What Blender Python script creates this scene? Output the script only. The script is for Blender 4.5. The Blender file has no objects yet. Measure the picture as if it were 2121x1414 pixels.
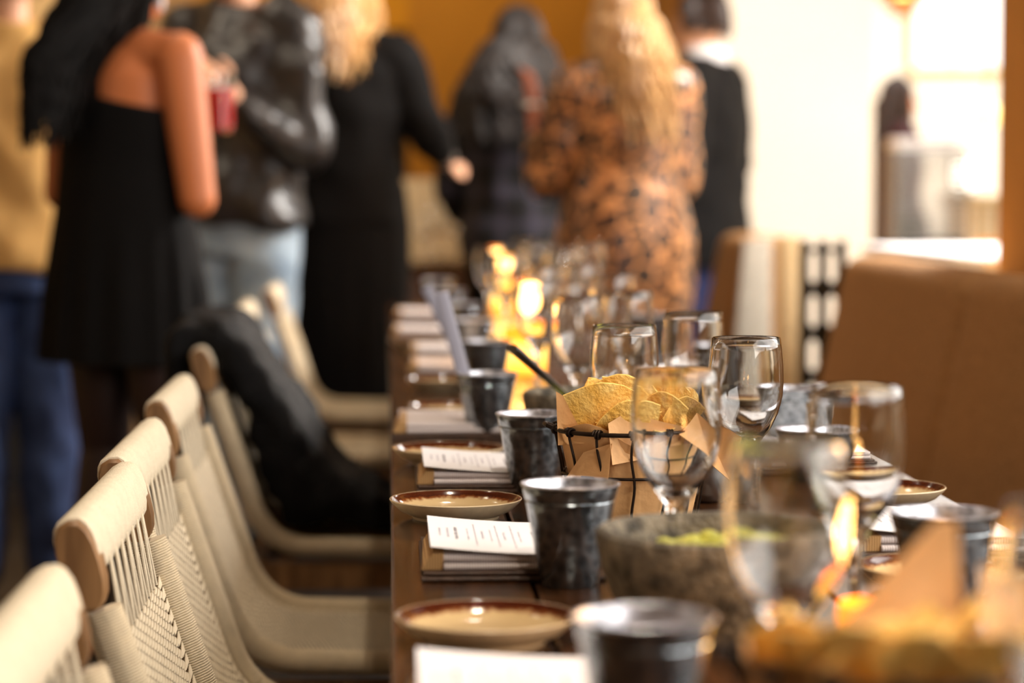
import bpy, bmesh, math, random
from mathutils import Vector, Matrix, noise as mnoise

R = math.radians
PI = math.pi
random.seed(7)
sc = bpy.context.scene
COL = sc.collection

# ------------------------------------------------------------------ camera, world, light, exposure
FPX = 5008.0
YAW = math.atan(255.5 / FPX)
PIT = math.atan(321.0 / FPX)
CAMZ = 1.105
cam_d = bpy.data.cameras.new('camera')
cam_d.lens = 85.0
cam_d.sensor_width = 36.0
cam_d.clip_start = 0.05
cam_d.dof.use_dof = True
cam_d.dof.focus_distance = 2.50
cam_d.dof.aperture_fstop = 3.2
cam_d.dof.aperture_blades = 0
cam = bpy.data.objects.new('camera', cam_d)
cam.location = (0, 0, CAMZ)
cam.rotation_euler = (R(90) - PIT, 0, -YAW)
COL.objects.link(cam)
sc.camera = cam

sc.view_settings.view_transform = 'Standard'
sc.view_settings.look = 'None'
sc.view_settings.gamma = 1.0
sc.view_settings.use_curve_mapping = False
sc.view_settings.exposure = 0.0
sc.cycles.max_bounces = 20
sc.cycles.transmission_bounces = 20
sc.cycles.glossy_bounces = 6
sc.cycles.diffuse_bounces = 4
sc.cycles.sample_clamp_indirect = 6.0

w = bpy.data.worlds.new('world')
sc.world = w
w.use_nodes = True
w.node_tree.nodes['Background'].inputs[0].default_value = (1.0, 0.95, 0.88, 1)
w.node_tree.nodes['Background'].inputs[1].default_value = 2.5


def area(name, loc, target, size, power, color, size_y=None, spread=None):
    d = bpy.data.lights.new(name, 'AREA')
    d.energy = power
    d.color = color
    d.size = size
    if size_y:
        d.shape = 'RECTANGLE'
        d.size_y = size_y
    if spread:
        d.spread = R(spread)
    o = bpy.data.objects.new(name, d)
    o.location = loc
    o.rotation_euler = (Vector(target) - Vector(loc)).to_track_quat('-Z', 'Y').to_euler()
    COL.objects.link(o)
    return o


WARM = (1.0, 0.74, 0.44)
SOFT = (1.0, 0.84, 0.64)
DAY = (1.0, 0.95, 0.89)
# daylight through the windows of the right wall (before the brown pier) and through the bright room
area('window_light', (1.86, 1.6, 1.85), (-1, 2.4, 0.9), 4.4, 108, DAY, 1.3)  # widened past the openings to serve as added front fill
area('bright_room_light', (3.9, 12.4, 2.9), (3.9, 12.4, 0), 3.6, 240, (1.0, 0.98, 0.95), 4.4)
area('counter_fill_light', (2.7, 7.2, 2.95), (2.5, 7.0, 0), 1.0, 110, DAY, 1.0)  # overhead fill added to brighten the counter, not daylight
area('opening_light', (2.6, 6.9, 2.7), (0.1, 6.3, 0.8), 0.8, 170, DAY, 0.8)
# soft fill added from the left, where the wall has no window
area('left_fill_light', (-4.6, 2.0, 1.9), (0, 3.0, 0.8), 2.2, 8, DAY, 1.4)
# warm wash on the far amber wall and the column
area('far_wall_light', (0.2, 12.1, 2.95), (0.2, 13.3, 1.0), 3.6, 24, WARM, 0.5)
area('column_light', (1.3, 7.9, 2.95), (1.66, 9.6, 1.3), 0.8, 5, DAY, 0.8)
area('left_wall_light', (-1.6, 6.9, 2.95), (-1.8, 9.0, 1.3), 1.0, 40, SOFT, 0.8)


# ------------------------------------------------------------------ helpers
def PX(px, Y, z=0.75):
    """world x of a point at depth Y and height z that stands at image column px"""
    dz = z - CAMZ
    k = (px - 1060.5) / FPX
    s, c = math.sin(YAW), math.cos(YAW)
    st, ct = math.sin(PIT), math.cos(PIT)
    return (k * (Y * c * ct - st * dz) + Y * s) / (c - k * s * ct)


def lin(c):
    def f(v):
        v /= 255.0
        return v / 12.92 if v <= 0.04045 else ((v + 0.055) / 1.055) ** 2.4
    return (f(c[0]), f(c[1]), f(c[2]), 1.0)


def new_mat(name):
    m = bpy.data.materials.new(name)
    m.use_nodes = True
    nt = m.node_tree
    b = nt.nodes['Principled BSDF']
    return m, nt, b


def mat(name, rgb, rough=0.5, metal=0.0, var=0.0, scale=20.0, bump=0.0, bscale=None, spec=None, sheen=0.0,
        rgb2=None, stretch=None, coat=0.0, detail=4.0):
    m, nt, b = new_mat(name)
    c = lin(rgb)
    b.inputs['Base Color'].default_value = c
    b.inputs['Roughness'].default_value = rough
    b.inputs['Metallic'].default_value = metal
    if spec is not None:
        b.inputs['Specular IOR Level'].default_value = spec
    if sheen:
        b.inputs['Sheen Weight'].default_value = sheen
    if coat:
        b.inputs['Coat Weight'].default_value = coat
        b.inputs['Coat Roughness'].default_value = 0.1
    tc = nt.nodes.new('ShaderNodeTexCoord')
    mp = nt.nodes.new('ShaderNodeMapping')
    nt.links.new(tc.outputs['Object'], mp.inputs[0])
    if stretch:
        mp.inputs['Scale'].default_value = stretch
    if var > 0 or rgb2:
        n = nt.nodes.new('ShaderNodeTexNoise')
        n.inputs['Scale'].default_value = scale
        n.inputs['Detail'].default_value = detail
        nt.links.new(mp.outputs[0], n.inputs['Vector'])
        r = nt.nodes.new('ShaderNodeValToRGB')
        r.color_ramp.elements[0].position = 0.32
        r.color_ramp.elements[1].position = 0.68
        c2 = lin(rgb2) if rgb2 else tuple(min(1, v * (1 + var)) for v in c[:3]) + (1,)
        c1 = c if rgb2 else tuple(v * (1 - var) for v in c[:3]) + (1,)
        r.color_ramp.elements[0].color = c1
        r.color_ramp.elements[1].color = c2
        nt.links.new(n.outputs['Fac'], r.inputs[0])
        nt.links.new(r.outputs[0], b.inputs['Base Color'])
    if bump > 0:
        n2 = nt.nodes.new('ShaderNodeTexNoise')
        n2.inputs['Scale'].default_value = bscale or scale * 2
        n2.inputs['Detail'].default_value = 4
        nt.links.new(mp.outputs[0], n2.inputs['Vector'])
        bp = nt.nodes.new('ShaderNodeBump')
        bp.inputs['Strength'].default_value = bump
        bp.inputs['Distance'].default_value = 0.01
        nt.links.new(n2.outputs['Fac'], bp.inputs['Height'])
        nt.links.new(bp.outputs[0], b.inputs['Normal'])
    return m


def emit(name, rgb, strength):
    m, nt, b = new_mat(name)
    b.inputs['Base Color'].default_value = lin(rgb)
    b.inputs['Emission Color'].default_value = lin(rgb)
    b.inputs['Emission Strength'].default_value = strength
    return m


def glass_mat(name, rgb=(255, 255, 255), rough=0.0, ior=1.47):
    m, nt, b = new_mat(name)
    b.inputs['Base Color'].default_value = lin(rgb)
    b.inputs['Roughness'].default_value = rough
    b.inputs['Transmission Weight'].default_value = 1.0
    b.inputs['IOR'].default_value = ior
    return m


class MB:
    def __init__(self):
        self.v = []
        self.f = []

    def add(self, vs, fs):
        o = len(self.v)
        self.v += [tuple(p) for p in vs]
        self.f += [tuple(i + o for i in f) for f in fs]
        return self

    def box(self, c, s, rot=0.0):
        x, y, z = s[0] / 2, s[1] / 2, s[2] / 2
        ca, sa = math.cos(rot), math.sin(rot)
        vs = []
        for dz in (-z, z):
            for dx, dy in ((-x, -y), (x, -y), (x, y), (-x, y)):
                vs.append((c[0] + dx * ca - dy * sa, c[1] + dx * sa + dy * ca, c[2] + dz))
        return self.add(vs, [(3, 2, 1, 0), (4, 5, 6, 7), (0, 1, 5, 4), (1, 2, 6, 5), (2, 3, 7, 6), (3, 0, 4, 7)])

    def span(self, x0, x1, y0, y1, z0, z1):
        return self.box(((x0 + x1) / 2, (y0 + y1) / 2, (z0 + z1) / 2), (x1 - x0, y1 - y0, z1 - z0))

    def rings(self, rs, closed=True, cap=True, loop=False):
        n = len(rs[0])
        vs = [p for r in rs for p in r]
        fs = []
        m = len(rs)
        for i in range(m if loop else m - 1):
            a, b = i * n, ((i + 1) % m) * n
            for j in range(n if closed else n - 1):
                k = (j + 1) % n
                fs.append((a + j, a + k, b + k, b + j))
        if cap and not loop:
            fs.append(tuple(range(n - 1, -1, -1)))
            fs.append(tuple((m - 1) * n + j for j in range(n)))
        return self.add(vs, fs)

    def tube(self, pts, r, seg=8, cap=True, loop=False, flat=1.0, up=None):
        pts = [Vector(p) for p in pts]
        n = len(pts)
        rr = r if isinstance(r, (list, tuple)) else [r] * n
        rs = []
        nrm = None
        for i, p in enumerate(pts):
            if loop:
                t = (pts[(i + 1) % n] - pts[i - 1]).normalized()
            else:
                t = (pts[min(i + 1, n - 1)] - pts[max(i - 1, 0)])
                t = t.normalized() if t.length > 1e-9 else Vector((0, 0, 1))
            if nrm is None:
                a = Vector(up) if up else (Vector((0, 0, 1)) if abs(t.z) < 0.9 else Vector((1, 0, 0)))
                nrm = (a - t * a.dot(t)).normalized()
            else:
                q = nrm - t * nrm.dot(t)
                nrm = q.normalized() if q.length > 1e-6 else nrm
            b = t.cross(nrm)
            rs.append([p + (nrm * math.cos(2 * PI * j / seg) * flat + b * math.sin(2 * PI * j / seg)) * rr[i]
                       for j in range(seg)])
        return self.rings(rs, cap=cap, loop=loop)

    def lathe(self, prof, seg=32, c=(0, 0, 0), wob=None):
        rs = []
        for r, z in prof:
            ring = []
            for j in range(seg):
                a = 2 * PI * j / seg
                k = 1.0 if wob is None else wob(a, r, z)
                ring.append((c[0] + max(r, 1e-5) * k * math.cos(a), c[1] + max(r, 1e-5) * k * math.sin(a), c[2] + z))
            rs.append(ring)
        e0, e1 = prof[0][0] > 1e-4, prof[-1][0] > 1e-4
        if e0 and e1:
            return self.rings(rs, loop=True)
        return self.rings(rs, cap=not (e0 or e1))

    def capsule(self, a, b, ra, rb, seg=10, k=3):
        a, b = Vector(a), Vector(b)
        d = b - a
        L = d.length
        if L < 1e-6:
            d = Vector((0, 0, 1))
        else:
            d = d / L
        pts, rr = [], []
        for i in range(k + 1):
            t = PI / 2 * (1 - i / k)
            pts.append(a - d * ra * math.sin(t))
            rr.append(max(ra * math.cos(t), 1e-4))
        for i in range(k + 1):
            t = PI / 2 * i / k
            pts.append(b + d * rb * math.sin(t))
            rr.append(max(rb * math.cos(t), 1e-4))
        return self.tube(pts, rr, seg)

    def ell(self, c, r, seg=14, k=8):
        rs = []
        for i in range(k + 1):
            t = -PI / 2 + PI * i / k
            q = max(math.cos(t), 1e-3)
            rs.append([(c[0] + r[0] * q * math.cos(2 * PI * j / seg), c[1] + r[1] * q * math.sin(2 * PI * j / seg),
                        c[2] + r[2] * math.sin(t)) for j in range(seg)])
        return self.rings(rs)

    def loft(self, secs, seg=28, mod=None):
        """secs: (cx, cy, z, rx, ry)"""
        rs = []
        for i, (cx, cy, z, rx, ry) in enumerate(secs):
            ring = []
            for j in range(seg):
                a = 2 * PI * j / seg
                k = 1.0 if mod is None else mod(a, z)
                ring.append((cx + rx * k * math.cos(a), cy + ry * k * math.sin(a), z))
            rs.append(ring)
        return self.rings(rs)

    def mesh(self, name, smooth=True, bevel=0.0, bseg=2):
        me = bpy.data.meshes.new(name)
        me.from_pydata(self.v, [], self.f)
        bm = bmesh.new()
        bm.from_mesh(me)
        bmesh.ops.recalc_face_normals(bm, faces=bm.faces)
        if bevel > 0:
            bmesh.ops.bevel(bm, geom=[e for e in bm.edges], offset=bevel, segments=bseg, affect='EDGES', profile=0.6)
        bm.to_mesh(me)
        bm.free()
        if smooth:
            me.polygons.foreach_set('use_smooth', [True] * len(me.polygons))
            me.set_sharp_from_angle(angle=R(42))
        return me

    def build(self, name, m, parent=None, loc=None, smooth=True, bevel=0.0, bseg=2):
        return link(name, self.mesh(name, smooth, bevel, bseg), m, parent, loc)


def link(name, me, m, parent=None, loc=None):
    o = bpy.data.objects.new(name, me)
    if m is not None and len(me.materials) == 0:
        me.materials.append(m)
    COL.objects.link(o)
    if parent is not None:
        o.parent = parent
    if loc is not None:
        o.location = loc
    return o


def tag(o, label, cat, group=None, kind=None):
    if label:
        o['label'] = label
    if cat:
        o['category'] = cat
    if group:
        o['group'] = group
    if kind:
        o['kind'] = kind
    return o


def thing(name, label, cat, loc=(0, 0, 0), rz=0.0, group=None):
    o = bpy.data.objects.new(name, None)
    o.empty_display_size = 0.05
    o.location = loc
    o.rotation_euler = (0, 0, rz)
    COL.objects.link(o)
    return tag(o, label, cat, group)


CHILD = {}


def dup(root, loc, rz=0.0, label=None, group=None, scale=None):
    r = root.copy()
    COL.objects.link(r)
    r.location = loc
    r.rotation_euler = (0, 0, rz)
    if scale:
        r.scale = scale
    if label:
        r['label'] = label
    if group:
        r['group'] = group
    for ch in root.children:
        c = ch.copy()
        COL.objects.link(c)
        c.parent = r
        for g in ch.children:
            d = g.copy()
            COL.objects.link(d)
            d.parent = c
    return r


def structure(name, mb, m, smooth=False, bevel=0.0):
    o = mb.build(name, m, smooth=smooth, bevel=bevel)
    o['kind'] = 'structure'
    return o


def remeshed(name, mb, voxel, m, parent=None, smooth=4, disp=0.0, dscale=10.0, seed=0.0):
    """closed primitives fused into one continuous surface"""
    me = bpy.data.meshes.new(name)
    me.from_pydata(mb.v, [], mb.f)
    bm = bmesh.new()
    bm.from_mesh(me)
    bmesh.ops.recalc_face_normals(bm, faces=bm.faces)
    bm.to_mesh(me)
    bm.free()
    o = bpy.data.objects.new(name, me)
    COL.objects.link(o)
    md = o.modifiers.new('fuse', 'REMESH')
    md.mode = 'VOXEL'
    md.voxel_size = voxel
    s = o.modifiers.new('smooth', 'SMOOTH')
    s.iterations = smooth
    s.factor = 0.5
    dg = bpy.context.evaluated_depsgraph_get()
    me2 = bpy.data.meshes.new_from_object(o.evaluated_get(dg))
    bpy.data.objects.remove(o)
    bpy.data.meshes.remove(me)
    me2.name = name
    if disp > 0:
        co = [0.0] * (3 * len(me2.vertices))
        no = [0.0] * (3 * len(me2.vertices))
        me2.vertices.foreach_get('co', co)
        me2.vertex_normals.foreach_get('vector', no)
        for i in range(len(me2.vertices)):
            p = Vector(co[3 * i:3 * i + 3])
            h = mnoise.noise(p * dscale + Vector((seed, seed, seed))) * disp
            for k in range(3):
                co[3 * i + k] += no[3 * i + k] * h
        me2.vertices.foreach_set('co', co)
    me2.polygons.foreach_set('use_smooth', [True] * len(me2.polygons))
    me2.materials.clear()
    return link(name, me2, m, parent)


# ------------------------------------------------------------------ materials
M = {}
M['amber_wall'] = mat('amber plaster', (194, 142, 48), 0.85, var=0.06, scale=3, bump=0.1, bscale=60)
M['yellow'] = mat('yellow plaster', (214, 160, 40), 0.85, var=0.05, scale=3)
M['tan_wall'] = mat('tan plaster', (224, 186, 128), 0.85, var=0.05, scale=3)
M['column_paint'] = mat('cream column paint', (240, 231, 216), 0.8, var=0.02, scale=3)
M['white_wall'] = mat('cream plaster', (250, 243, 230), 0.8, var=0.02, scale=3)
M['brown_pier'] = mat('ochre brown plaster', (214, 152, 72), 0.8, var=0.08, scale=4, bump=0.15, bscale=80)
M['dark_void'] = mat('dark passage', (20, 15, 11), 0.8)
M['floor'] = mat('dark floor boards', (26, 20, 16), 0.5, var=0.25, scale=6, stretch=(6, 1, 1))
M['bright_floor'] = mat('pale floor', (235, 225, 205), 0.5)
M['ceiling'] = mat('ceiling paint', (150, 120, 85), 0.9)
M['metal_dark'] = mat('dark metal', (32, 30, 28), 0.45, 0.6)


def wood_mat(name, a, b_, rough, coat=0.0, sc_=(30, 1.6, 30)):
    m, nt, b = new_mat(name)
    tc = nt.nodes.new('ShaderNodeTexCoord')
    mp = nt.nodes.new('ShaderNodeMapping')
    mp.inputs['Scale'].default_value = sc_
    nt.links.new(tc.outputs['Object'], mp.inputs[0])
    n = nt.nodes.new('ShaderNodeTexNoise')
    n.inputs['Scale'].default_value = 2.0
    n.inputs['Detail'].default_value = 8
    n.inputs['Distortion'].default_value = 0.6
    nt.links.new(mp.outputs[0], n.inputs['Vector'])
    r = nt.nodes.new('ShaderNodeValToRGB')
    r.color_ramp.elements[0].position = 0.3
    r.color_ramp.elements[0].color = lin(a)
    r.color_ramp.elements[1].position = 0.72
    r.color_ramp.elements[1].color = lin(b_)
    nt.links.new(n.outputs['Fac'], r.inputs[0])
    nt.links.new(r.outputs[0], b.inputs['Base Color'])
    b.inputs['Roughness'].default_value = rough
    b.inputs['Coat Weight'].default_value = coat
    b.inputs['Coat Roughness'].default_value = 0.15
    bp = nt.nodes.new('ShaderNodeBump')
    bp.inputs['Strength'].default_value = 0.25
    bp.inputs['Distance'].default_value = 0.003
    nt.links.new(n.outputs['Fac'], bp.inputs['Height'])
    nt.links.new(bp.outputs[0], b.inputs['Normal'])
    return m


M['table_wood'] = wood_mat('dark stained table wood', (24, 14, 7), (76, 45, 23), 0.24, 0.0)
M['table_wood'].node_tree.nodes['Principled BSDF'].inputs['Specular IOR Level'].default_value = 0.3
M['chair_wood'] = wood_mat('pale brown chair wood', (104, 72, 42), (158, 118, 76), 0.5, 0.0, (20, 20, 3))
M['rope'] = mat('cream rope', (224, 210, 184), 0.8, var=0.05, scale=60, bump=0.3, bscale=900)
M['rope_shade'] = mat('shaded rope gaps', (86, 72, 56), 0.9)  # darker rope colour standing in for shade between the cords


def plate_mat():
    m, nt, b = new_mat('reactive glaze')
    tc = nt.nodes.new('ShaderNodeTexCoord')
    mul = nt.nodes.new('ShaderNodeVectorMath')
    mul.operation = 'MULTIPLY'
    mul.inputs[1].default_value = (1, 1, 0)
    nt.links.new(tc.outputs['Object'], mul.inputs[0])
    ln = nt.nodes.new('ShaderNodeVectorMath')
    ln.operation = 'LENGTH'
    nt.links.new(mul.outputs[0], ln.inputs[0])
    n = nt.nodes.new('ShaderNodeTexNoise')
    n.inputs['Scale'].default_value = 160
    n.inputs['Detail'].default_value = 5
    nt.links.new(tc.outputs['Object'], n.inputs['Vector'])
    ma = nt.nodes.new('ShaderNodeMath')
    ma.operation = 'MULTIPLY_ADD'
    ma.inputs[1].default_value = 0.008
    nt.links.new(n.outputs['Fac'], ma.inputs[0])
    nt.links.new(ln.outputs['Value'], ma.inputs[2])
    mr = nt.nodes.new('ShaderNodeMapRange')
    mr.inputs['From Min'].default_value = 0.0
    mr.inputs['From Max'].default_value = 0.08
    nt.links.new(ma.outputs[0], mr.inputs['Value'])
    r = nt.nodes.new('ShaderNodeValToRGB')
    e = r.color_ramp.elements
    e[0].position = 0.0
    e[0].color = lin((212, 186, 142))
    e[1].position = 0.80
    e[1].color = lin((204, 176, 130))
    for p, c in ((0.835, (120, 62, 26)), (0.86, (62, 20, 7)), (0.93, (76, 30, 11)), (0.97, (170, 118, 70)), (1.0, (214, 190, 150))):
        q = e.new(p)
        q.color = lin(c)
    nt.links.new(mr.outputs[0], r.inputs[0])
    nt.links.new(r.outputs[0], b.inputs['Base Color'])
    b.inputs['Roughness'].default_value = 0.12
    b.inputs['Specular IOR Level'].default_value = 0.6
    return m


M['plate'] = plate_mat()
M['plate_under'] = mat('cream stoneware', (214, 192, 156), 0.3, var=0.08, scale=90)


def zinc_mat(name, lo, hi, rough, scale, bump):
    m, nt, b = new_mat(name)
    tc = nt.nodes.new('ShaderNodeTexCoord')
    v = nt.nodes.new('ShaderNodeTexVoronoi')
    v.inputs['Scale'].default_value = scale
    nt.links.new(tc.outputs['Object'], v.inputs['Vector'])
    n = nt.nodes.new('ShaderNodeTexNoise')
    n.inputs['Scale'].default_value = scale * 0.8
    n.inputs['Detail'].default_value = 6
    nt.links.new(tc.outputs['Object'], n.inputs['Vector'])
    mx = nt.nodes.new('ShaderNodeMix')
    mx.inputs[0].default_value = 0.5
    nt.links.new(v.outputs['Distance'], mx.inputs[2])
    nt.links.new(n.outputs['Fac'], mx.inputs[3])
    r = nt.nodes.new('ShaderNodeValToRGB')
    r.color_ramp.elements[0].position = 0.25
    r.color_ramp.elements[0].color = lin(lo)
    r.color_ramp.elements[1].position = 0.65
    r.color_ramp.elements[1].color = lin(hi)
    nt.links.new(mx.outputs[0], r.inputs[0])
    nt.links.new(r.outputs[0], b.inputs['Base Color'])
    b.inputs['Metallic'].default_value = 0.9
    b.inputs['Roughness'].default_value = rough
    bp = nt.nodes.new('ShaderNodeBump')
    bp.inputs['Strength'].default_value = bump
    bp.inputs['Distance'].default_value = 0.004
    nt.links.new(mx.outputs[0], bp.inputs['Height'])
    nt.links.new(bp.outputs[0], b.inputs['Normal'])
    return m


M['zinc'] = zinc_mat('mottled zinc', (92, 98, 104), (164, 172, 178), 0.18, 110, 0.16)
M['zinc_in'] = zinc_mat('pale zinc inside', (142, 144, 152), (214, 214, 222), 0.36, 120, 0.2)
M['steel'] = mat('brushed steel', (190, 190, 188), 0.3, 1.0)
M['steel_dark'] = mat('dark steel', (150, 152, 154), 0.3, 1.0)
M['glass'] = glass_mat('clear glass', (252, 253, 253), 0.0, 1.48)
M['water'] = glass_mat('water', (253, 254, 254), 0.0, 1.333)
M['red_drink'] = glass_mat('red iced drink', (205, 20, 22), 0.1, 1.333)
M['paper'] = mat('white card', (238, 236, 240), 0.7)
M['ink'] = mat('grey violet ink', (120, 104, 128), 0.8)
M['ink_bold'] = mat('dark ink', (66, 54, 74), 0.8)


def ribbed_mat(name, a, b_, freq):
    m, nt, b = new_mat(name)
    tc = nt.nodes.new('ShaderNodeTexCoord')
    wv = nt.nodes.new('ShaderNodeTexWave')
    wv.inputs['Scale'].default_value = freq
    wv.inputs['Distortion'].default_value = 0.4
    nt.links.new(tc.outputs['Object'], wv.inputs['Vector'])
    r = nt.nodes.new('ShaderNodeValToRGB')
    r.color_ramp.elements[0].color = lin(a)
    r.color_ramp.elements[1].color = lin(b_)
    nt.links.new(wv.outputs['Fac'], r.inputs[0])
    nt.links.new(r.outputs[0], b.inputs['Base Color'])
    b.inputs['Roughness'].default_value = 0.85
    bp = nt.nodes.new('ShaderNodeBump')
    bp.inputs['Strength'].default_value = 0.5
    bp.inputs['Distance'].default_value = 0.001
    nt.links.new(wv.outputs['Fac'], bp.inputs['Height'])
    nt.links.new(bp.outputs[0], b.inputs['Normal'])
    return m


M['napkin'] = ribbed_mat('ribbed pale linen', (188, 170, 164), (232, 226, 226), 130)
M['napkin_tan'] = ribbed_mat('ribbed tan linen', (150, 108, 62), (206, 166, 112), 130)
M['leather'] = mat('dark brown leather', (64, 40, 22), 0.5, var=0.3, scale=80, bump=0.3, bscale=300)
M['stone'] = mat('grey lava stone', (52, 47, 40), 0.85, rgb2=(136, 126, 110), scale=60, bump=0.7, bscale=190, detail=8)
M['guac'] = mat('yellow green mash', (150, 150, 40), 0.45, rgb2=(214, 210, 104), scale=70, bump=0.4, bscale=200)
M['chip'] = mat('yellow corn chip', (240, 182, 76), 0.55, rgb2=(252, 216, 128), scale=60, bump=0.4, bscale=240)
M['kraft'] = mat('brown kraft paper', (222, 172, 116), 0.6, var=0.08, scale=14, bump=0.35, bscale=26)
M['wire'] = mat('rusty black wire', (40, 28, 20), 0.45, 0.7, var=0.3, scale=120)


def woven_mat(name, a, b_, scale):
    m, nt, b = new_mat(name)
    tc = nt.nodes.new('ShaderNodeTexCoord')
    n0 = nt.nodes.new('ShaderNodeTexNoise')
    n0.inputs['Scale'].default_value = scale
    n0.inputs['Detail'].default_value = 3
    mp = nt.nodes.new('ShaderNodeMapping')
    mp.inputs['Scale'].default_value = (1, 1, 0.25)
    nt.links.new(tc.outputs['Object'], mp.inputs[0])
    nt.links.new(mp.outputs[0], n0.inputs['Vector'])
    n1 = nt.nodes.new('ShaderNodeTexNoise')
    n1.inputs['Scale'].default_value = scale
    mp2 = nt.nodes.new('ShaderNodeMapping')
    mp2.inputs['Scale'].default_value = (1, 0.2, 1)
    nt.links.new(tc.outputs['Object'], mp2.inputs[0])
    nt.links.new(mp2.outputs[0], n1.inputs['Vector'])
    mx = nt.nodes.new('ShaderNodeMix')
    mx.inputs[0].default_value = 0.5
    nt.links.new(n0.outputs['Fac'], mx.inputs[2])
    nt.links.new(n1.outputs['Fac'], mx.inputs[3])
    r = nt.nodes.new('ShaderNodeValToRGB')
    r.color_ramp.elements[0].position = 0.36
    r.color_ramp.elements[0].color = lin(a)
    r.color_ramp.elements[1].position = 0.64
    r.color_ramp.elements[1].color = lin(b_)
    nt.links.new(mx.outputs[0], r.inputs[0])
    nt.links.new(r.outputs[0], b.inputs['Base Color'])
    b.inputs['Roughness'].default_value = 0.9
    b.inputs['Specular IOR Level'].default_value = 0.2
    bp = nt.nodes.new('ShaderNodeBump')
    bp.inputs['Strength'].default_value = 0.6
    bp.inputs['Distance'].default_value = 0.006
    nt.links.new(mx.outputs[0], bp.inputs['Height'])
    nt.links.new(bp.outputs[0], b.inputs['Normal'])
    return m


M['fabric'] = woven_mat('brown woven upholstery', (132, 96, 60), (178, 134, 86), 240)
M['grey_fabric'] = woven_mat('grey woven upholstery', (150, 146, 136), (186, 182, 172), 120)
M['beige_fabric'] = woven_mat('beige upholstery', (182, 158, 118), (206, 184, 146), 120)
M['black_cloth'] = mat('black cloth', (9, 7, 7), 0.85, spec=0.2, bump=0.2, bscale=40)
M['black_fur'] = mat('black fur', (5, 4, 6), 0.6, bump=1.0, bscale=150, spec=0.2)
M['skin_tan'] = mat('tan skin', (206, 120, 70), 0.5)
M['skin_pale'] = mat('pale skin', (226, 172, 138), 0.5)
M['skin_brown'] = mat('brown skin', (150, 74, 36), 0.5)
M['tan_shirt'] = mat('tan shirt cloth', (222, 176, 106), 0.9, bump=0.3, bscale=14)
M['jeans_dark'] = mat('dark blue denim', (30, 42, 78), 0.85, rgb2=(62, 84, 132), scale=9, bump=0.3, bscale=20)
M['jeans_light'] = mat('light blue denim', (122, 144, 166), 0.85, rgb2=(178, 198, 214), scale=9, bump=0.3, bscale=20)
M['jeans_navy'] = mat('navy denim', (18, 34, 80), 0.85)
M['leather_jacket'] = mat('dark grey leather', (34, 32, 33), 0.34, var=0.25, scale=14, bump=0.6, bscale=18)
M['suit'] = mat('charcoal suit cloth', (14, 13, 14), 0.85, spec=0.2, bump=0.2, bscale=14)
M['white_cloth'] = mat('white cloth', (236, 236, 240), 0.85)
M['maroon'] = mat('dark maroon cloth', (62, 26, 34), 0.85)
M['hair_black'] = mat('black hair', (9, 6, 5), 0.55, spec=0.15, var=0.4, scale=30, stretch=(6, 6, 0.6))
M['hair_blonde'] = mat('blonde hair', (150, 96, 40), 0.4, rgb2=(232, 192, 130), scale=24, stretch=(5, 5, 0.5))
M['hair_brown'] = mat('light brown hair', (124, 80, 42), 0.45, rgb2=(220, 182, 126), scale=20, stretch=(5, 5, 0.5))
M['hair_curl'] = mat('dark greying hair', (20, 15, 14), 0.6, rgb2=(52, 46, 44), scale=26)
M['hair_dark'] = mat('dark brown hair', (44, 26, 18), 0.45)
M['lip'] = mat('lips', (168, 80, 70), 0.5)
M['eye'] = mat('eyes', (40, 28, 22), 0.2)
M['black_metal'] = mat('black painted metal', (16, 17, 16), 0.4, 0.3)
M['rattan'] = mat('orange rattan', (206, 130, 44), 0.6, var=0.2, scale=40)


def leopard_mat():
    m, nt, b = new_mat('leopard print')
    tc = nt.nodes.new('ShaderNodeTexCoord')
    n = nt.nodes.new('ShaderNodeTexNoise')
    n.inputs['Scale'].default_value = 14
    nt.links.new(tc.outputs['Object'], n.inputs['Vector'])
    mx = nt.nodes.new('ShaderNodeMix')
    mx.data_type = 'VECTOR'
    mx.inputs[0].default_value = 0.05
    nt.links.new(tc.outputs['Object'], mx.inputs[4])
    nt.links.new(n.outputs['Color'], mx.inputs[5])
    v = nt.nodes.new('ShaderNodeTexVoronoi')
    v.inputs['Scale'].default_value = 17
    v.feature = 'DISTANCE_TO_EDGE'
    nt.links.new(mx.outputs[1], v.inputs['Vector'])
    r = nt.nodes.new('ShaderNodeValToRGB')
    e = r.color_ramp.elements
    e[0].position = 0.0
    e[0].color = lin((190, 134, 84))
    e[1].position = 0.42
    e[1].color = lin((120, 68, 36))
    for p, c in ((0.06, (160, 104, 60)), (0.09, (26, 11, 5)), (0.32, (26, 11, 5)), (0.38, (98, 54, 26))):
        q = e.new(p)
        q.color = lin(c)
    nt.links.new(v.outputs['Distance'], r.inputs[0])
    nt.links.new(r.outputs[0], b.inputs['Base Color'])
    b.inputs['Roughness'].default_value = 0.35
    b.inputs['Specular IOR Level'].default_value = 0.6
    return m


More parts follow.
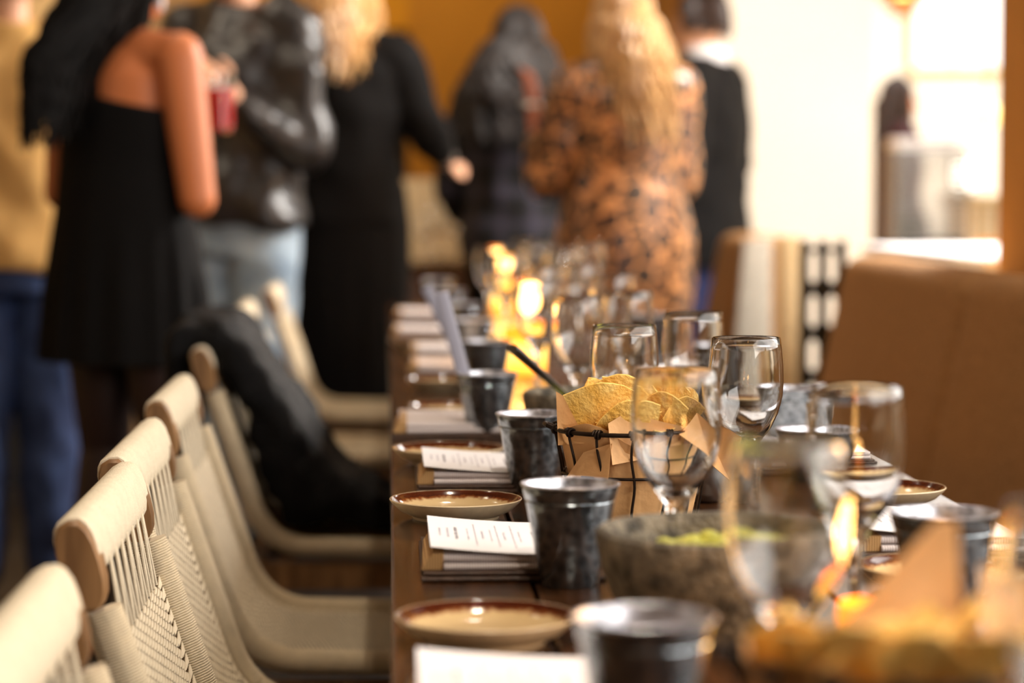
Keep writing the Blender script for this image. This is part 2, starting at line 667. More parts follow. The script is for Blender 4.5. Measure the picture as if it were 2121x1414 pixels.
def plaid_mat():
    m, nt, b = new_mat('dark plaid')
    tc = nt.nodes.new('ShaderNodeTexCoord')
    sx = nt.nodes.new('ShaderNodeSeparateXYZ')
    nt.links.new(tc.outputs['Object'], sx.inputs[0])
    outs = []
    for ax, ph in ((0, 0.0), (2, 0.3)):
        mm = nt.nodes.new('ShaderNodeMath')
        mm.operation = 'MULTIPLY'
        mm.inputs[1].default_value = 9.0
        nt.links.new(sx.outputs[ax], mm.inputs[0])
        fr = nt.nodes.new('ShaderNodeMath')
        fr.operation = 'FRACT'
        nt.links.new(mm.outputs[0], fr.inputs[0])
        r = nt.nodes.new('ShaderNodeValToRGB')
        r.color_ramp.interpolation = 'CONSTANT'
        e = r.color_ramp.elements
        e[0].position = 0
        e[0].color = (0.0, 0, 0, 1)
        e[1].position = 0.62
        e[1].color = (0.5, 0.5, 0.5, 1)
        q = e.new(0.8)
        q.color = (1, 1, 1, 1)
        q = e.new(0.86)
        q.color = (0.25, 0.25, 0.25, 1)
        nt.links.new(fr.outputs[0], r.inputs[0])
        outs.append(r.outputs[0])
    ad = nt.nodes.new('ShaderNodeMix')
    ad.inputs[0].default_value = 0.5
    ad.data_type = 'RGBA'
    nt.links.new(outs[0], ad.inputs[6])
    nt.links.new(outs[1], ad.inputs[7])
    r2 = nt.nodes.new('ShaderNodeValToRGB')
    r2.color_ramp.elements[0].color = lin((12, 9, 11))
    r2.color_ramp.elements[1].color = lin((74, 70, 88))
    nt.links.new(ad.outputs[2], r2.inputs[0])
    nt.links.new(r2.outputs[0], b.inputs['Base Color'])
    b.inputs['Roughness'].default_value = 0.9
    return m


M['leopard'] = leopard_mat()
M['plaid'] = plaid_mat()

# ------------------------------------------------------------------ the room
structure('floor', MB().span(-5, 6, -3, 15.6, -0.1, 0), M['floor'])
structure('ceiling', MB().span(-5, 6, -3, 15.6, 3.05, 3.15), M['ceiling'])
structure('wall_left', MB().span(-5.1, -5, -3, 15.6, 0, 3.05), M['tan_wall'])
structure('wall_front', MB().span(-5, 2.0, -3.1, -3, 0, 3.05), M['tan_wall'])
# right wall before the pier: sill wall, head and window openings (out of frame)
structure('wall_right', MB().span(1.95, 2.1, -3, 4.6, 0, 1.15).span(1.95, 2.1, -3, 4.6, 2.55, 3.05).span(1.95, 2.1, -3, 1.5, 1.15, 2.55), M['white_wall'])
structure('trim_1', MB().span(PX(2070, 5.5, 1.2), 2.1, 4.55, 5.5, 0, 3.05), M['brown_pier'])
# far amber wall with a dark passage
Yb = 13.2
xa, xb = PX(560, Yb, 1.6), PX(845, Yb, 1.6)
structure('wall_back', MB().span(xb, 1.95, Yb, Yb + 0.15, 0, 3.05), M['amber_wall'])
structure('wall_header', MB().span(xa - 0.4, xb, Yb, Yb + 0.15, 1.99, 3.05), M['yellow'])
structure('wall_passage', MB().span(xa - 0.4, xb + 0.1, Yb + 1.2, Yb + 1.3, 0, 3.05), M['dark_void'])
structure('trim_2', MB().span(xa - 0.2, xb, Yb - 0.06, Yb - 0.002, 1.95, 2.0), M['yellow'])
structure('wall_side', MB().span(-5, PX(225, 9.0, 1.4), 9.0, 9.15, 0, 3.05), M['tan_wall'])
structure('dark_panel_left', MB().span(-5, PX(225, 9.0, 1.4), 8.96, 8.998, 0, 0.92), M['dark_void'])  # near-black panel added to darken the lower wall
structure('wall_return', MB().span(PX(225, 9.0, 1.4) - 0.15, PX(225, 9.0, 1.4), 9.15, 13.2, 0, 3.05), M['tan_wall'])
# cream column and the bright room behind it
xc0, xc1 = PX(1490, 9.6, 1.2), PX(1808, 9.6, 1.2)
structure('wall_column', MB().span(xc0, xc1, 9.6, 10.1, 0, 3.05), M['column_paint'])
structure('trim_3', MB().span(xc0 - 0.12, xc0, 10.1, 10.2, 0, 3.05), M['brown_pier'])
structure('wall_bright_left', MB().span(xc0 - 0.12, xc0, 10.2, 13.2, 0, 3.05), M['amber_wall'])
# bright room: far wall with an arched window, side wall
mb = MB()
Yw = 15.4
wx0, wx1 = PX(1892, Yw, 2), PX(2066, Yw, 2)
zb = CAMZ + (386 - 140) * Yw / FPX
mb.span(1.9, wx0, Yw, Yw + 0.15, 0, 3.05)
mb.span(wx0, 6.0, Yw, Yw + 0.15, 0, zb)
mb.span(wx1 + 0.5, 6.0, Yw, Yw + 0.15, zb, 3.05)
structure('wall_bright_back', mb, M['white_wall'])
structure('wall_bright_right', MB().span(6.0, 6.1, 5.5, 15.6, 0, 3.05), M['white_wall'])
structure('wall_bright_front', MB().span(2.1, 6.0, 5.4, 5.5, 0, 3.05), M['white_wall'])
fr = MB()
cx = (wx0 + wx1) / 2 + 0.25
fr.span(wx0 - 0.02, wx1 + 0.52, Yw - 0.04, Yw - 0.003, zb - 0.05, zb)
fr.span(wx0 - 0.04, wx0, Yw - 0.04, Yw - 0.003, zb, 3.0)
wn = structure('window_1', fr, mat('ochre window frame', (210, 170, 90), 0.6))
for i in range(3):
    x = wx0 + (wx1 + 0.5 - wx0) * (i + 1) / 4
    MB().span(x - 0.008, x + 0.008, Yw + 0.02, Yw + 0.04, zb, 3.0).build('glazing_bar', M['white_wall'], wn, smooth=False)
structure('floor_bright_room', MB().span(1.95, 6, 5.55, 15.4, 0, 0.012), M['bright_floor'])

# ------------------------------------------------------------------ dining table
TZ = 0.75
TX1 = 0.64
TY0, TY1 = 0.80, 7.25
table = thing('dining_table', 'long dark stained wooden dining table laid for a meal', 'table', (0.32, 4.0, 0))
pw = TX1 / 5
pb = MB().box((0, 0, 0), (pw - 0.003, TY1 - TY0, 0.04)).mesh('plank', False, 0.003, 2)
for i in range(5):
    link('plank', pb, M['table_wood'], table, ((i + 0.5) * pw - 0.32, (TY0 + TY1) / 2 - 4.0, TZ - 0.02))
MB().span(-0.25, 0.25, TY0 - 3.9, TY1 - 4.1, 0.64, 0.708).build('apron', M['table_wood'], table, smooth=False)
lg = MB().box((0, 0, 0.32), (0.06, 0.06, 0.64)).mesh('leg', False, 0.004)
for x in (-0.2, 0.2):
    for y in (-3.0, -0.4, 3.1):
        link('leg', lg, M['table_wood'], table, (x, y, 0))

# ------------------------------------------------------------------ rope chairs
CW = 0.225


def chair_path():
    pts = [Vector((-0.092, 0, 0.785)), Vector((-0.012, 0, 0.545))]
    a, b, c = pts[-1], Vector((0.012, 0, 0.463)), Vector((0.085, 0, 0.455))
    for i in range(1, 11):
        t = i / 10
        pts.append(a * (1 - t) ** 2 + b * 2 * t * (1 - t) + c * t * t)
    pts.append(Vector((0.47, 0, 0.445)))
    return pts


CP = chair_path()
CL = [0.0]
for i in range(1, len(CP)):
    CL.append(CL[-1] + (CP[i] - CP[i - 1]).length)


def cat_(s):
    s = max(0.0, min(CL[-1] - 1e-6, s))
    for i in range(1, len(CP)):
        if s <= CL[i]:
            t = (s - CL[i - 1]) / (CL[i] - CL[i - 1])
            d = (CP[i] - CP[i - 1]).normalized()
            return CP[i - 1].lerp(CP[i], t), d
    return CP[-1], Vector((1, 0, 0))


def stitch(mb, a, b, r):
    a, b = Vector(a), Vector(b)
    d = (b - a).normalized()
    up = Vector((0, 0, 1)) if abs(d.z) < 0.9 else Vector((1, 0, 0))
    n = d.cross(up).normalized()
    m = d.cross(n)
    vs = [a]
    for t in (0.18, 0.82):
        p = a.lerp(b, t)
        for j in range(5):
            an = 2 * PI * j / 5
            vs.append(p + (n * math.cos(an) + m * math.sin(an)) * r)
    vs.append(b)
    fs = []
    for j in range(5):
        k = (j + 1) % 5
        fs += [(0, 1 + k, 1 + j), (1 + j, 1 + k, 6 + k, 6 + j), (11, 6 + j, 6 + k)]
    mb.add(vs, fs)


def make_chair():
    rnd = random.Random(3)
    t = thing('rope_chair', '-', 'chair')
    n = int(CL[-1] / 0.00140)
    for sgn in (-1, 1):
        pts, rr = [], []
        for i in range(n + 1):
            p, d = cat_(0.052 + (CL[-1] - 0.052) * i / n)
            pts.append((p.x, sgn * (CW - 0.018), p.z))
            rr.append(0.0168 if i % 2 else 0.0193)
        MB().tube(pts, rr, 10).build('rope_wound_rail', M['rope'], t)
    # top rail: rounded section, rope wound, wooden end caps
    def sec(y, k, hx=0.0188, hz=0.031, ox=0.0, oz=0.0):
        ring = []
        tilt = 0.30
        for j in range(16):
            a = 2 * PI * j / 16
            x = hx * k * math.copysign(abs(math.cos(a)) ** 0.7, math.cos(a))
            z = hz * k * math.copysign(abs(math.sin(a)) ** 0.85, math.sin(a))
            ring.append((-0.096 + ox + x * math.cos(tilt) - z * math.sin(tilt) * 0.9, y, 0.788 + oz + z * math.cos(tilt) + x * math.sin(tilt)))
        return ring
    m = int(2 * (CW - 0.012) / 0.00140)
    MB().rings([sec(-CW + 0.012 + 2 * (CW - 0.012) * i / m, 1.0 if i % 2 else 0.955) for i in range(m + 1)]).build('rope_wound_top_rail', M['rope'], t)
    for sgn in (-1, 1):
        MB().rings([sec(sgn * (CW - 0.034), 0.98, 0.0185, 0.042, 0.0035, -0.0125), sec(sgn * (CW - 0.003), 0.98, 0.0185, 0.042, 0.0035, -0.0125), sec(sgn * CW, 0.90, 0.0185, 0.042, 0.0035, -0.0125)]).build('end_cap', M['chair_wood'], t)
    # straight cords from the top rail to the weave
    s0, s1 = 0.0, 0.092
    PWD = CW - 0.062
    mb = MB()
    for g_ in range(7):
        yc = -PWD + 2 * PWD * (g_ + 0.5) / 7
        for q in (-1, 1):
            a, _ = cat_(s0)
            b, _ = cat_(s1)
            mb.tube([(a.x + 0.016, yc + q * 0.0020, a.z - 0.012), (b.x, yc + q * 0.0125, b.z)], 0.0016, 6)
    mb.build('top_cords', M['rope'], t)['kind'] = 'stuff'
    # woven back and seat
    for nm, sa, sb in (('woven_back', s1, 0.31), ('woven_seat', 0.31, CL[-1] - 0.02)):
        mb = MB()
        rows = int((sb - sa) / 0.0043)
        for i in range(rows):
            p, d = cat_(sa + (i + 0.5) * (sb - sa) / rows)
            nn = Vector((-d.z, 0, d.x)) * -1
            if nn.z < 0 and nn.x < 0:
                nn = -nn
            q = int(2 * PWD / 0.0330)
            off = (i % 3) / 3.0
            for j in range(q):
                y = -PWD + 2 * PWD * (j + off) / q
                tl = 0.0016
                a = p + d * tl + nn * 0.0012
                b = p - d * tl - nn * 0.0004
                stitch(mb, (a.x, y - 0.0175, a.z), (b.x, y + 0.0175, b.z), 0.0020 + rnd.uniform(-0.00015, 0.00015))
        mb.build(nm, M['rope'], t)['kind'] = 'stuff'
        mb = MB()
        rs = []
        for i in range(31):
            p, d = cat_(sa + (sb - sa) * i / 30)
            nn = Vector((-d.z, 0, d.x))
            p = p - nn * 0.0032
            rs.append([(p.x + nn.x * e, y, p.z + nn.z * e) for e, y in ((-0.0012, -PWD), (0.0012, -PWD), (0.0012, PWD), (-0.0012, PWD))])
        mb.rings(rs)
        mb.build('weave_gap_sheet', M['rope_shade'], t, smooth=False)  # sheet added behind the weave so its gaps read dark
    # side lacing, cords pinched in groups with open triangles between them
    for sgn in (-1, 1):
        mb = MB()
        G = 0.0122
        gn = int((CL[-1] - 0.02 - s1) / G)
        for g in range(gn):
            for j in range(5):
                so = s1 - 0.006 + (g + (j + 0.5) / 5) * G
                si = s1 + (g + 0.5) * G + (j - 2) * 0.0007
                a, _ = cat_(si)
                b, _ = cat_(so)
                mb.tube([(a.x, sgn * (PWD - 0.004), a.z), (b.x, sgn * (CW - 0.024), b.z)], 0.00112, 5)
        mb.build('side_lacing', M['rope'], t)['kind'] = 'stuff'
    # wooden frame under the seat
    for sgn in (-1, 1):
        MB().span(-0.02, 0.45, sgn * 0.19 - 0.012, sgn * 0.19 + 0.012, 0.375, 0.425).build('side_apron', M['chair_wood'], t, smooth=False, bevel=0.003)
        MB().tube([(0.0, sgn * 0.19, 0.43), (-0.035, sgn * 0.195, 0.2), (-0.06, sgn * 0.2, 0.0)], [0.019, 0.017, 0.012], 10).build('leg', M['chair_wood'], t)
        MB().tube([(0.43, sgn * 0.19, 0.43), (0.44, sgn * 0.19, 0.2), (0.45, sgn * 0.19, 0.0)], [0.018, 0.016, 0.012], 10).build('leg', M['chair_wood'], t)
    MB().span(-0.012, 0.012, -0.18, 0.18, 0.385, 0.42).build('cross_rail', M['chair_wood'], t, smooth=False, bevel=0.003)
    MB().span(0.42, 0.44, -0.18, 0.18, 0.385, 0.42).build('cross_rail', M['chair_wood'], t, smooth=False, bevel=0.003)
    return t


chair0 = make_chair()
BX = -0.245
for i, (y, dx, lab) in enumerate([
        (1.63, 0.087, 'cream rope chair at the near end, cropped by the frame corner'),
        (2.32, 0.069, 'cream rope chair with a broad wooden end cap, second from the near end'),
        (2.80, 0.050, 'cream rope chair pushed close behind the one with the broad wooden end cap'),
        (3.50, 0.030, 'cream rope chair with an open woven seat, just before the chair under the coat'),
        (4.56, 0.006, 'cream rope chair with a black fur coat lying in it'),
        (5.98, -0.012, 'cream rope chair partly hidden behind the black coat, back rail showing above it'),
        (7.00, 0.01, 'farthest cream rope chair, in front of the long black dress')]):
    if i == 0:
        chair0.location = (BX + dx, y, 0)
        chair0['label'] = lab
        chair0['group'] = 'rope chairs along the table'
    else:
        dup(chair0, (BX + dx, y, 0), 0, lab, 'rope chairs along the table')

# ------------------------------------------------------------------ coat on the fifth chair
mb = MB()
cy = 4.565
for k in range(9):
    y = cy - 0.165 + 0.33 * k / 8
    w_ = 0.01 * math.sin(k * 1.9)
    mb.capsule((-0.355, y, 0.842 + w_), (-0.295, y, 0.835 + w_), 0.028, 0.034)
    mb.capsule((-0.295, y, 0.835 + w_), (-0.20, y, 0.68), 0.034, 0.045)
    mb.capsule((-0.20, y, 0.68), (-0.145, y, 0.56), 0.048, 0.052)
    mb.capsule((-0.145, y, 0.555), (0.01, y, 0.500), 0.055, 0.028)
    mb.capsule((-0.22, y, 0.66), (-0.16, y, 0.53), 0.04, 0.05)
    mb.capsule((-0.375, y, 0.835), (-0.40, y, 0.58 + w_), 0.026, 0.035)
coat = remeshed('fur_coat', mb, 0.011, M['black_fur'], None, 6, 0.013, 24.0)
tag(coat, 'black fur coat draped over the back and seat of a rope chair', 'coat')

# ------------------------------------------------------------------ banquettes on the right
def banquette(y0, segs, xf, top, label, fabric, end_fabric):
    """xf: x of the front of the back rest at its top; segs: y breaks"""
    t = thing('banquette', label, 'banquette', (xf + 0.1, (y0 + segs[-1]) / 2, 0))
    ox, oy = -(xf + 0.1), -(y0 + segs[-1]) / 2
    ys = [y0] + list(segs)
    for a, b in zip(ys[:-1], ys[1:]):
        prof = []
        R_ = 0.055
        th = 0.17
        pts = [(-0.09, 0.46), (0.0, top - R_)]
        for i in range(1, 7):
            an = PI - PI / 2 * i / 6
            pts.append((R_ + R_ * math.cos(an), top - R_ + R_ * math.sin(an)))
        for i in range(0, 7):
            an = PI / 2 - PI / 2 * i / 6
            pts.append((th - R_ + R_ * math.cos(an), top - R_ + R_ * math.sin(an)))
        pts += [(th, 0.46)]
        rs = []
        L = b - a
        for q in (0, 0.012, 0.035, 0.08, 0.3, 0.5, 0.7, L - 0.08, L - 0.035, L - 0.012, L):
            if q > L:
                continue
            e = min(q, L - q)
            sh = 0.022 * max(0, 1 - e / 0.05) ** 2
            ctr = (th / 2 - 0.02, (top + 0.46) / 2)
            rs.append([(xf + ox + px + (sh if px < th / 2 else -sh), a + q + oy, pz - (sh if pz > 0.6 else 0)) for px, pz in pts])
        MB().rings(rs).build('back_cushion', fabric, t)
        MB().span(xf - 0.50 + ox, xf - 0.05 + ox, a + 0.004 + oy, b - 0.004 + oy, 0.33, 0.455).build('seat_cushion', fabric, t, bevel=0.03, bseg=3)
    MB().span(xf + 0.168 + ox, xf + 0.215 + ox, y0 + oy, segs[-1] + oy, 0.0, top - 0.03).build('back_shell', end_fabric, t, bevel=0.012)
    MB().span(xf - 0.44 + ox, xf + 0.16 + ox, y0 + 0.02 + oy, segs[-1] - 0.02 + oy, 0.0, 0.33).build('plinth', M['table_wood'], t, smooth=False)
    return t


banquette(1.9, [3.35, 4.80, 6.13], 1.15, 0.93, 'brown woven banquette with rounded back cushions beside the table', M['fabric'], M['beige_fabric'])
banquette(7.78, [8.40], PX(1545, 7.7, 0.9), 0.945, 'second banquette beyond the black screen, brown face and grey end', M['fabric'], M['beige_fabric'])
x0 = PX(1545, 7.6, 0.9)
e = MB()
e.rings([[(x0 - 0.06, y, 0.05), (x0 + 0.012, y, 0.93), (x0 + 0.10, y, 0.945), (x0 + 0.105, y, 0.05)] for y in (7.71, 7.76)])
tag(e.build('end_panel', M['grey_fabric'], bevel=0.006), 'grey woven upholstered end panel standing at the second banquette', 'panel')
x1 = PX(1610, 7.4, 0.8)
e = MB().span(x1, PX(1652, 7.4, 0.8), 7.35, 7.42, 0.0, 0.955)
tag(e.build('post_panel', M['beige_fabric'], bevel=0.012), 'narrow beige upholstered panel left of the black openwork screen', 'panel')

# black openwork screen
sx0, sx1 = PX(1655, 6.6, 0.8), PX(1752, 6.6, 0.8)
scr = thing('openwork_screen', 'black metal openwork screen at the far end of the brown banquette', 'screen', ((sx0 + sx1) / 2, 6.6, 0))
wd = (sx1 - sx0)
for k in range(3):
    x = -wd / 2 + 0.014 + (wd - 0.028) * k / 2
    MB().span(x - 0.013, x + 0.013, -0.013, 0.013, 0, 0.958).build('post', M['black_metal'], scr, smooth=False, bevel=0.003)
for k in range(2):
    xa_ = -wd / 2 + 0.014 + (wd - 0.028) * k / 2
    xm = xa_ + (wd - 0.028) / 4
    for j in range(7):
        zc = 0.885 - 0.122 * j
        MB().tube([(xm + 0.021 * math.cos(2 * PI * i / 18), 0, zc + 0.05 * math.sin(2 * PI * i / 18)) for i in range(18)], 0.006, 6, loop=True).build('ring', M['black_metal'], scr)
        MB().span(xa_ + 0.012, xa_ + (wd - 0.028) / 2 - 0.012, -0.007, 0.007, zc - 0.074, zc - 0.05).build('rung', M['black_metal'], scr, smooth=False)

# white counter behind the banquette
cn = thing('counter', 'white counter ledge behind the brown banquette', 'counter', (2.3, 6.6, 0))
MB().span(-0.86, 0.4, -0.8, 0.7, 0.90, 0.93).build('top', M['white_cloth'], cn, bevel=0.006)
MB().span(-0.82, 0.36, -0.76, 0.66, 0.02, 0.90).build('body', M['white_wall'], cn, smooth=False)

# ------------------------------------------------------------------ plates
def make_plate():
    prof = [(0.0, 0.002), (0.040, 0.002), (0.042, 0.0), (0.046, 0.0), (0.047, 0.003), (0.060, 0.009), (0.0695, 0.018), (0.0712, 0.0205), (0.0705, 0.0215)]
    o = MB().lathe(prof + [(0.0705, 0.0215), (0.0690, 0.0205)], 56).build('plate', M['plate_under'])
    up = MB().lathe([(0.0705, 0.0214), (0.0692, 0.0209), (0.0675, 0.0185), (0.060, 0.0125), (0.052, 0.0085), (0.040, 0.0068), (0.0, 0.0064), (0.0, 0.0050), (0.040, 0.0055), (0.058, 0.0098), (0.0698, 0.0198)], 56)
    up.build('glazed_face', M['plate'], o)
    return o


plate0 = make_plate()
plates = [
    (PX(1006, 1.88), 1.87, 'stoneware plate with brown glazed rim nearest the front, by the cropped menu'),
    (PX(944, 2.58), 2.58, 'stoneware plate with brown rim just behind the sharp printed menu'),
    (PX(929, 3.09), 3.09, 'stoneware plate with brown rim between the second and third menus'),
    (PX(942, 3.70), 3.70, 'stoneware plate with brown rim behind the third folded napkin'),
    (PX(925, 4.22), 4.22, 'stoneware plate with brown rim far along the left table edge'),
    (0.072, 5.32, 'farthest stoneware plate on the left side of the table'),
    (0.485, 2.10, 'stoneware plate beyond the nearest right-hand tumbler, half hidden by chips'),
    (PX(1826, 2.66), 2.66, 'stoneware plate beside the banquette, seen past the tall goblet'),
    (0.56, 3.62, 'stoneware plate on the banquette side beyond the zinc bowl'),
    (0.56, 4.4, 'farthest stoneware plate on the banquette side')]
for i, (x, y, lab) in enumerate(plates):
    if i == 0:
        plate0.location = (x, y, TZ)
        tag(plate0, lab, 'plate', 'side plates on the table')
    else:
        dup(plate0, (x, y, TZ), 0.7 * i, lab, 'side plates on the table').__setitem__('category', 'plate')

# ------------------------------------------------------------------ zinc tumblers
def make_tumbler():
    o = MB().lathe([(0.0, 0.0015), (0.0235, 0.0015), (0.0245, 0.0), (0.0258, 0.001), (0.0395, 0.074), (0.0402, 0.0762), (0.0395, 0.0772), (0.0408, 0.0785), (0.0436, 0.0905), (0.0430, 0.0905), (0.039, 0.0785), (0.038, 0.074), (0.0245, 0.004), (0.0, 0.004)], 48).build('tumbler', M['zinc'])
    MB().lathe([(0.0427, 0.0912), (0.0385, 0.0785), (0.0376, 0.074), (0.0240, 0.0052), (0.0, 0.0052), (0.0, 0.0046), (0.0246, 0.0046), (0.0382, 0.074), (0.0391, 0.0785), (0.0431, 0.0908)], 48).build('inside', M['zinc_in'], o)
    MB().tube([(0.0436 * math.cos(2 * PI * i / 48), 0.0436 * math.sin(2 * PI * i / 48), 0.0912) for i in range(48)], 0.0011, 6, loop=True).build('rim', M['zinc_in'], o)
    return o


tum0 = make_tumbler()
tums = [
    (PX(1335, 1.465, 0.84), 1.465, 'large blurred zinc tumbler at the very front beside the cropped menu'),
    (PX(1181, 2.135, 0.84), 2.135, 'zinc tumbler standing right of the sharp printed menu'),
    (PX(1105, 2.80, 0.84), 2.80, 'zinc tumbler touching the left side of the wire chip basket'),
    (PX(1008, 3.41, 0.84), 3.41, 'zinc tumbler holding a pale stirrer, left of the second stone bowl'),
    (PX(1008, 4.12, 0.84), 4.12, 'dark tumbler between the pale stirrer and the glowing candle'),
    (0.165, 4.78, 'dark tumbler beside the far stacked napkins'),
    (0.16, 5.45, 'dark tumbler past the candle on the left row'),
    (0.15, 6.15, 'second farthest dark tumbler on the left row'),
    (0.14, 6.85, 'farthest dark tumbler on the left row'),
    (PX(1955, 1.93, 0.84), 1.93, 'zinc tumbler at the right beside the banquette, behind the near chips'),
    (PX(1642, 3.14, 0.84), 3.14, 'zinc tumbler just behind the small zinc bowl'),
    (0.55, 4.0, 'dark tumbler on the banquette side past the zinc bowl'),
    (0.54, 4.95, 'farthest dark tumbler on the banquette side')]
for i, (x, y, lab) in enumerate(tums):
    if i == 0:
        tum0.location = (x, y, TZ)
        tag(tum0, lab, 'tumbler', 'zinc tumblers on the table')
    else:
        dup(tum0, (x, y, TZ), 0.9 * i, lab, 'zinc tumblers on the table')

# small zinc bowl
b = MB().lathe([(0.0, 0.001), (0.024, 0.001), (0.026, 0.0), (0.028, 0.002), (0.040, 0.022), (0.0475, 0.044), (0.0472, 0.046), (0.0486, 0.047), (0.0515, 0.060), (0.0508, 0.060), (0.046, 0.045), (0.038, 0.022), (0.026, 0.005), (0.0, 0.004)], 48).build('zinc_bowl', M['zinc'])
b.location = (PX(1694, 2.90, 0.81), 2.90, TZ)
tag(b, 'small zinc bowl with a pale inside, seen behind the tall goblet', 'bowl')
MB().lathe([(0.0505, 0.0608), (0.0455, 0.045), (0.0375, 0.022), (0.0255, 0.006), (0.0, 0.005), (0.0, 0.0044), (0.0262, 0.0054), (0.0382, 0.022), (0.0462, 0.045), (0.0511, 0.0606)], 48).build('inside', M['zinc_in'], b)
MB().tube([(0.0512 * math.cos(2 * PI * i / 48), 0.0512 * math.sin(2 * PI * i / 48), 0.0606) for i in range(48)], 0.0012, 6, loop=True).build('rim', M['zinc_in'], b)

# steel ramekin behind the basket
s = MB().lathe([(0.0, 0.0), (0.016, 0.0), (0.022, 0.004), (0.031, 0.020), (0.034, 0.036), (0.0342, 0.050), (0.0330, 0.050), (0.0325, 0.036), (0.0295, 0.021), (0.020, 0.006), (0.0, 0.004)], 40).build('sauce_cup', M['steel'])
s.location = (PX(1468, 2.70, 0.78), 2.70, TZ)
tag(s, 'small shiny steel sauce cup tucked behind the wire chip basket', 'cup')

# ------------------------------------------------------------------ goblets
def make_goblet():
    prof = [(0.0, 0.0), (0.034, 0.0), (0.035, 0.0014), (0.030, 0.003), (0.009, 0.0068), (0.0052, 0.014), (0.0042, 0.035), (0.0046, 0.055), (0.0070, 0.074), (0.0115, 0.087), (0.0185, 0.097), (0.0265, 0.1075), (0.0335, 0.122), (0.0378, 0.140), (0.0388, 0.155), (0.0382, 0.172), (0.0368, 0.187), (0.0354, 0.1994), (0.0349, 0.2),
            (0.0344, 0.1994), (0.0358, 0.187), (0.0372, 0.172), (0.0378, 0.155), (0.0368, 0.140), (0.0324, 0.123), (0.0252, 0.1095), (0.0168, 0.0995), (0.0085, 0.0945), (0.0, 0.0932)]
    fine = []
    for i in range(len(prof) - 1):
        fine.append(prof[i])
    fine.append(prof[-1])
    o = MB().lathe(fine, 56).build('goblet', M['glass'])
    return o


gob0 = make_goblet()
gobs = [
    (0.332, 1.14, 'clear goblet at the right edge of the frame, very blurred'),
    (PX(1630, 1.46, 0.9), 1.46, 'blurred clear goblet standing between the stone bowl and the near chips'),
    (PX(1774, 1.86, 0.9), 1.86, 'tall clear goblet in front of the small zinc bowl'),
    (PX(1401, 2.04, 0.9), 2.04, 'clear goblet in front of the wire chip basket'),
    (PX(1545, 2.47, 0.9), 2.47, 'sharp clear goblet right behind the wire chip basket'),
    (PX(1293, 2.70, 0.9), 2.70, 'clear goblet standing behind the chips, left of the sharp goblet'),
    (PX(1436, 2.98, 0.9), 2.98, 'clear goblet between and behind the two sharpest goblets'),
    (PX(1195, 3.42, 0.9), 3.42, 'clear goblet right of the glowing candle'),
    (PX(1300, 3.58, 0.9), 3.58, 'clear goblet in front of the leopard dress hem'),
    (0.25, 4.05, 'far clear goblet behind the glowing candle, nearest of its cluster'),
    (0.40, 4.30, 'far clear goblet on the banquette side of the candle row'),
    (PX(1050, 5.55, 0.9), 5.55, 'far clear goblet above the candle flame'),
    (PX(1110, 6.6, 0.9), 6.6, 'far clear goblet under the plaid shirt'),
    (PX(1160, 5.9, 0.9), 5.9, 'far clear goblet centred below the dark shirt hem'),
    (PX(1222, 6.75, 0.9), 6.75, 'far clear goblet left of the leopard dress'),
    (PX(1205, 4.95, 0.9), 4.95, 'far clear goblet before the leopard dress, mid cluster'),
    (PX(1015, 6.2, 0.9), 6.2, 'far clear goblet left of the glass cluster'),
    (PX(1120, 4.75, 0.9), 4.75, 'far clear goblet behind the candle lantern'),
    (PX(1085, 7.05, 0.9), 7.05, 'farthest clear goblet at the end of the table'),
    (PX(1180, 6.35, 0.9), 6.35, 'far clear goblet among the group at the table end')]
for i, (x, y, lab) in enumerate(gobs):
    if i == 0:
        gob0.location = (x, y, TZ)
        tag(gob0, lab, 'goblet', 'clear goblets on the table')
    else:
        dup(gob0, (x, y, TZ), 0, lab, 'clear goblets on the table')

# ------------------------------------------------------------------ folded napkins, mats and menus
def fold_slab(mb, x0, x1, y0, y1, z0, th, lift=0.0, nx=10, seg=8):
    """a cloth layer folded at both long edges; lift raises the left end"""
    rs = []
    for i in range(nx + 1):
        u = i / nx
        x = x0 + (x1 - x0) * u
        z = z0 + lift * (1 - u) ** 2 + th / 2
        ring = []
        for j in range(seg + 1):
            a = PI / 2 + PI * j / seg
            ring.append((x, y0 + th / 2 + th / 2 * math.cos(a), z + th / 2 * math.sin(a)))
        for j in range(seg + 1):
            a = -PI / 2 + PI * j / seg
            ring.append((x, y1 - th / 2 + th / 2 * math.cos(a), z + th / 2 * math.sin(a)))
        rs.append(ring)
    return mb.rings(rs)


NW, NL = 0.150, 0.215


def make_napkin():
    o = thing('napkin', '-', 'napkin')
    fold_slab(MB(), 0.014, NW, -NL / 2 + 0.000, NL / 2, 0.0, 0.0062).build('lower_fold', M['napkin'], o)
    fold_slab(MB(), 0.004, NW, -NL / 2 + 0.004, NL / 2, 0.0062, 0.0068, 0.0015).build('upper_fold', M['napkin'], o)
    # tan folded end that shows on the left
    mb = MB()
    rs = []
    for i in range(7):
        u = i / 6
        y = -NL / 2 + 0.004 + (NL - 0.03) * u
        rs.append([(-0.006 + 0.004 * u, y, 0.0005), (0.013, y, 0.0005), (0.014, y, 0.0150), (0.004 + 0.003 * u, y, 0.0150), (-0.001 + 0.004 * u, y, 0.009)])
    mb.rings(rs).build('tan_end', M['napkin_tan'], o)
    return o


def make_mat():
    o = thing('place_mat', '-', 'place mat')
    fold_slab(MB(), -0.006, NW + 0.010, -NL / 2 - 0.010, NL / 2 + 0.006, 0.0, 0.0048).build('lower_layer', M['leather'], o)
    fold_slab(MB(), -0.004, NW + 0.006, -NL / 2 - 0.006, NL / 2 + 0.004, 0.0049, 0.0042).build('upper_layer', M['leather'], o)
    return o


CARDW, CARDL = 0.140, 0.208


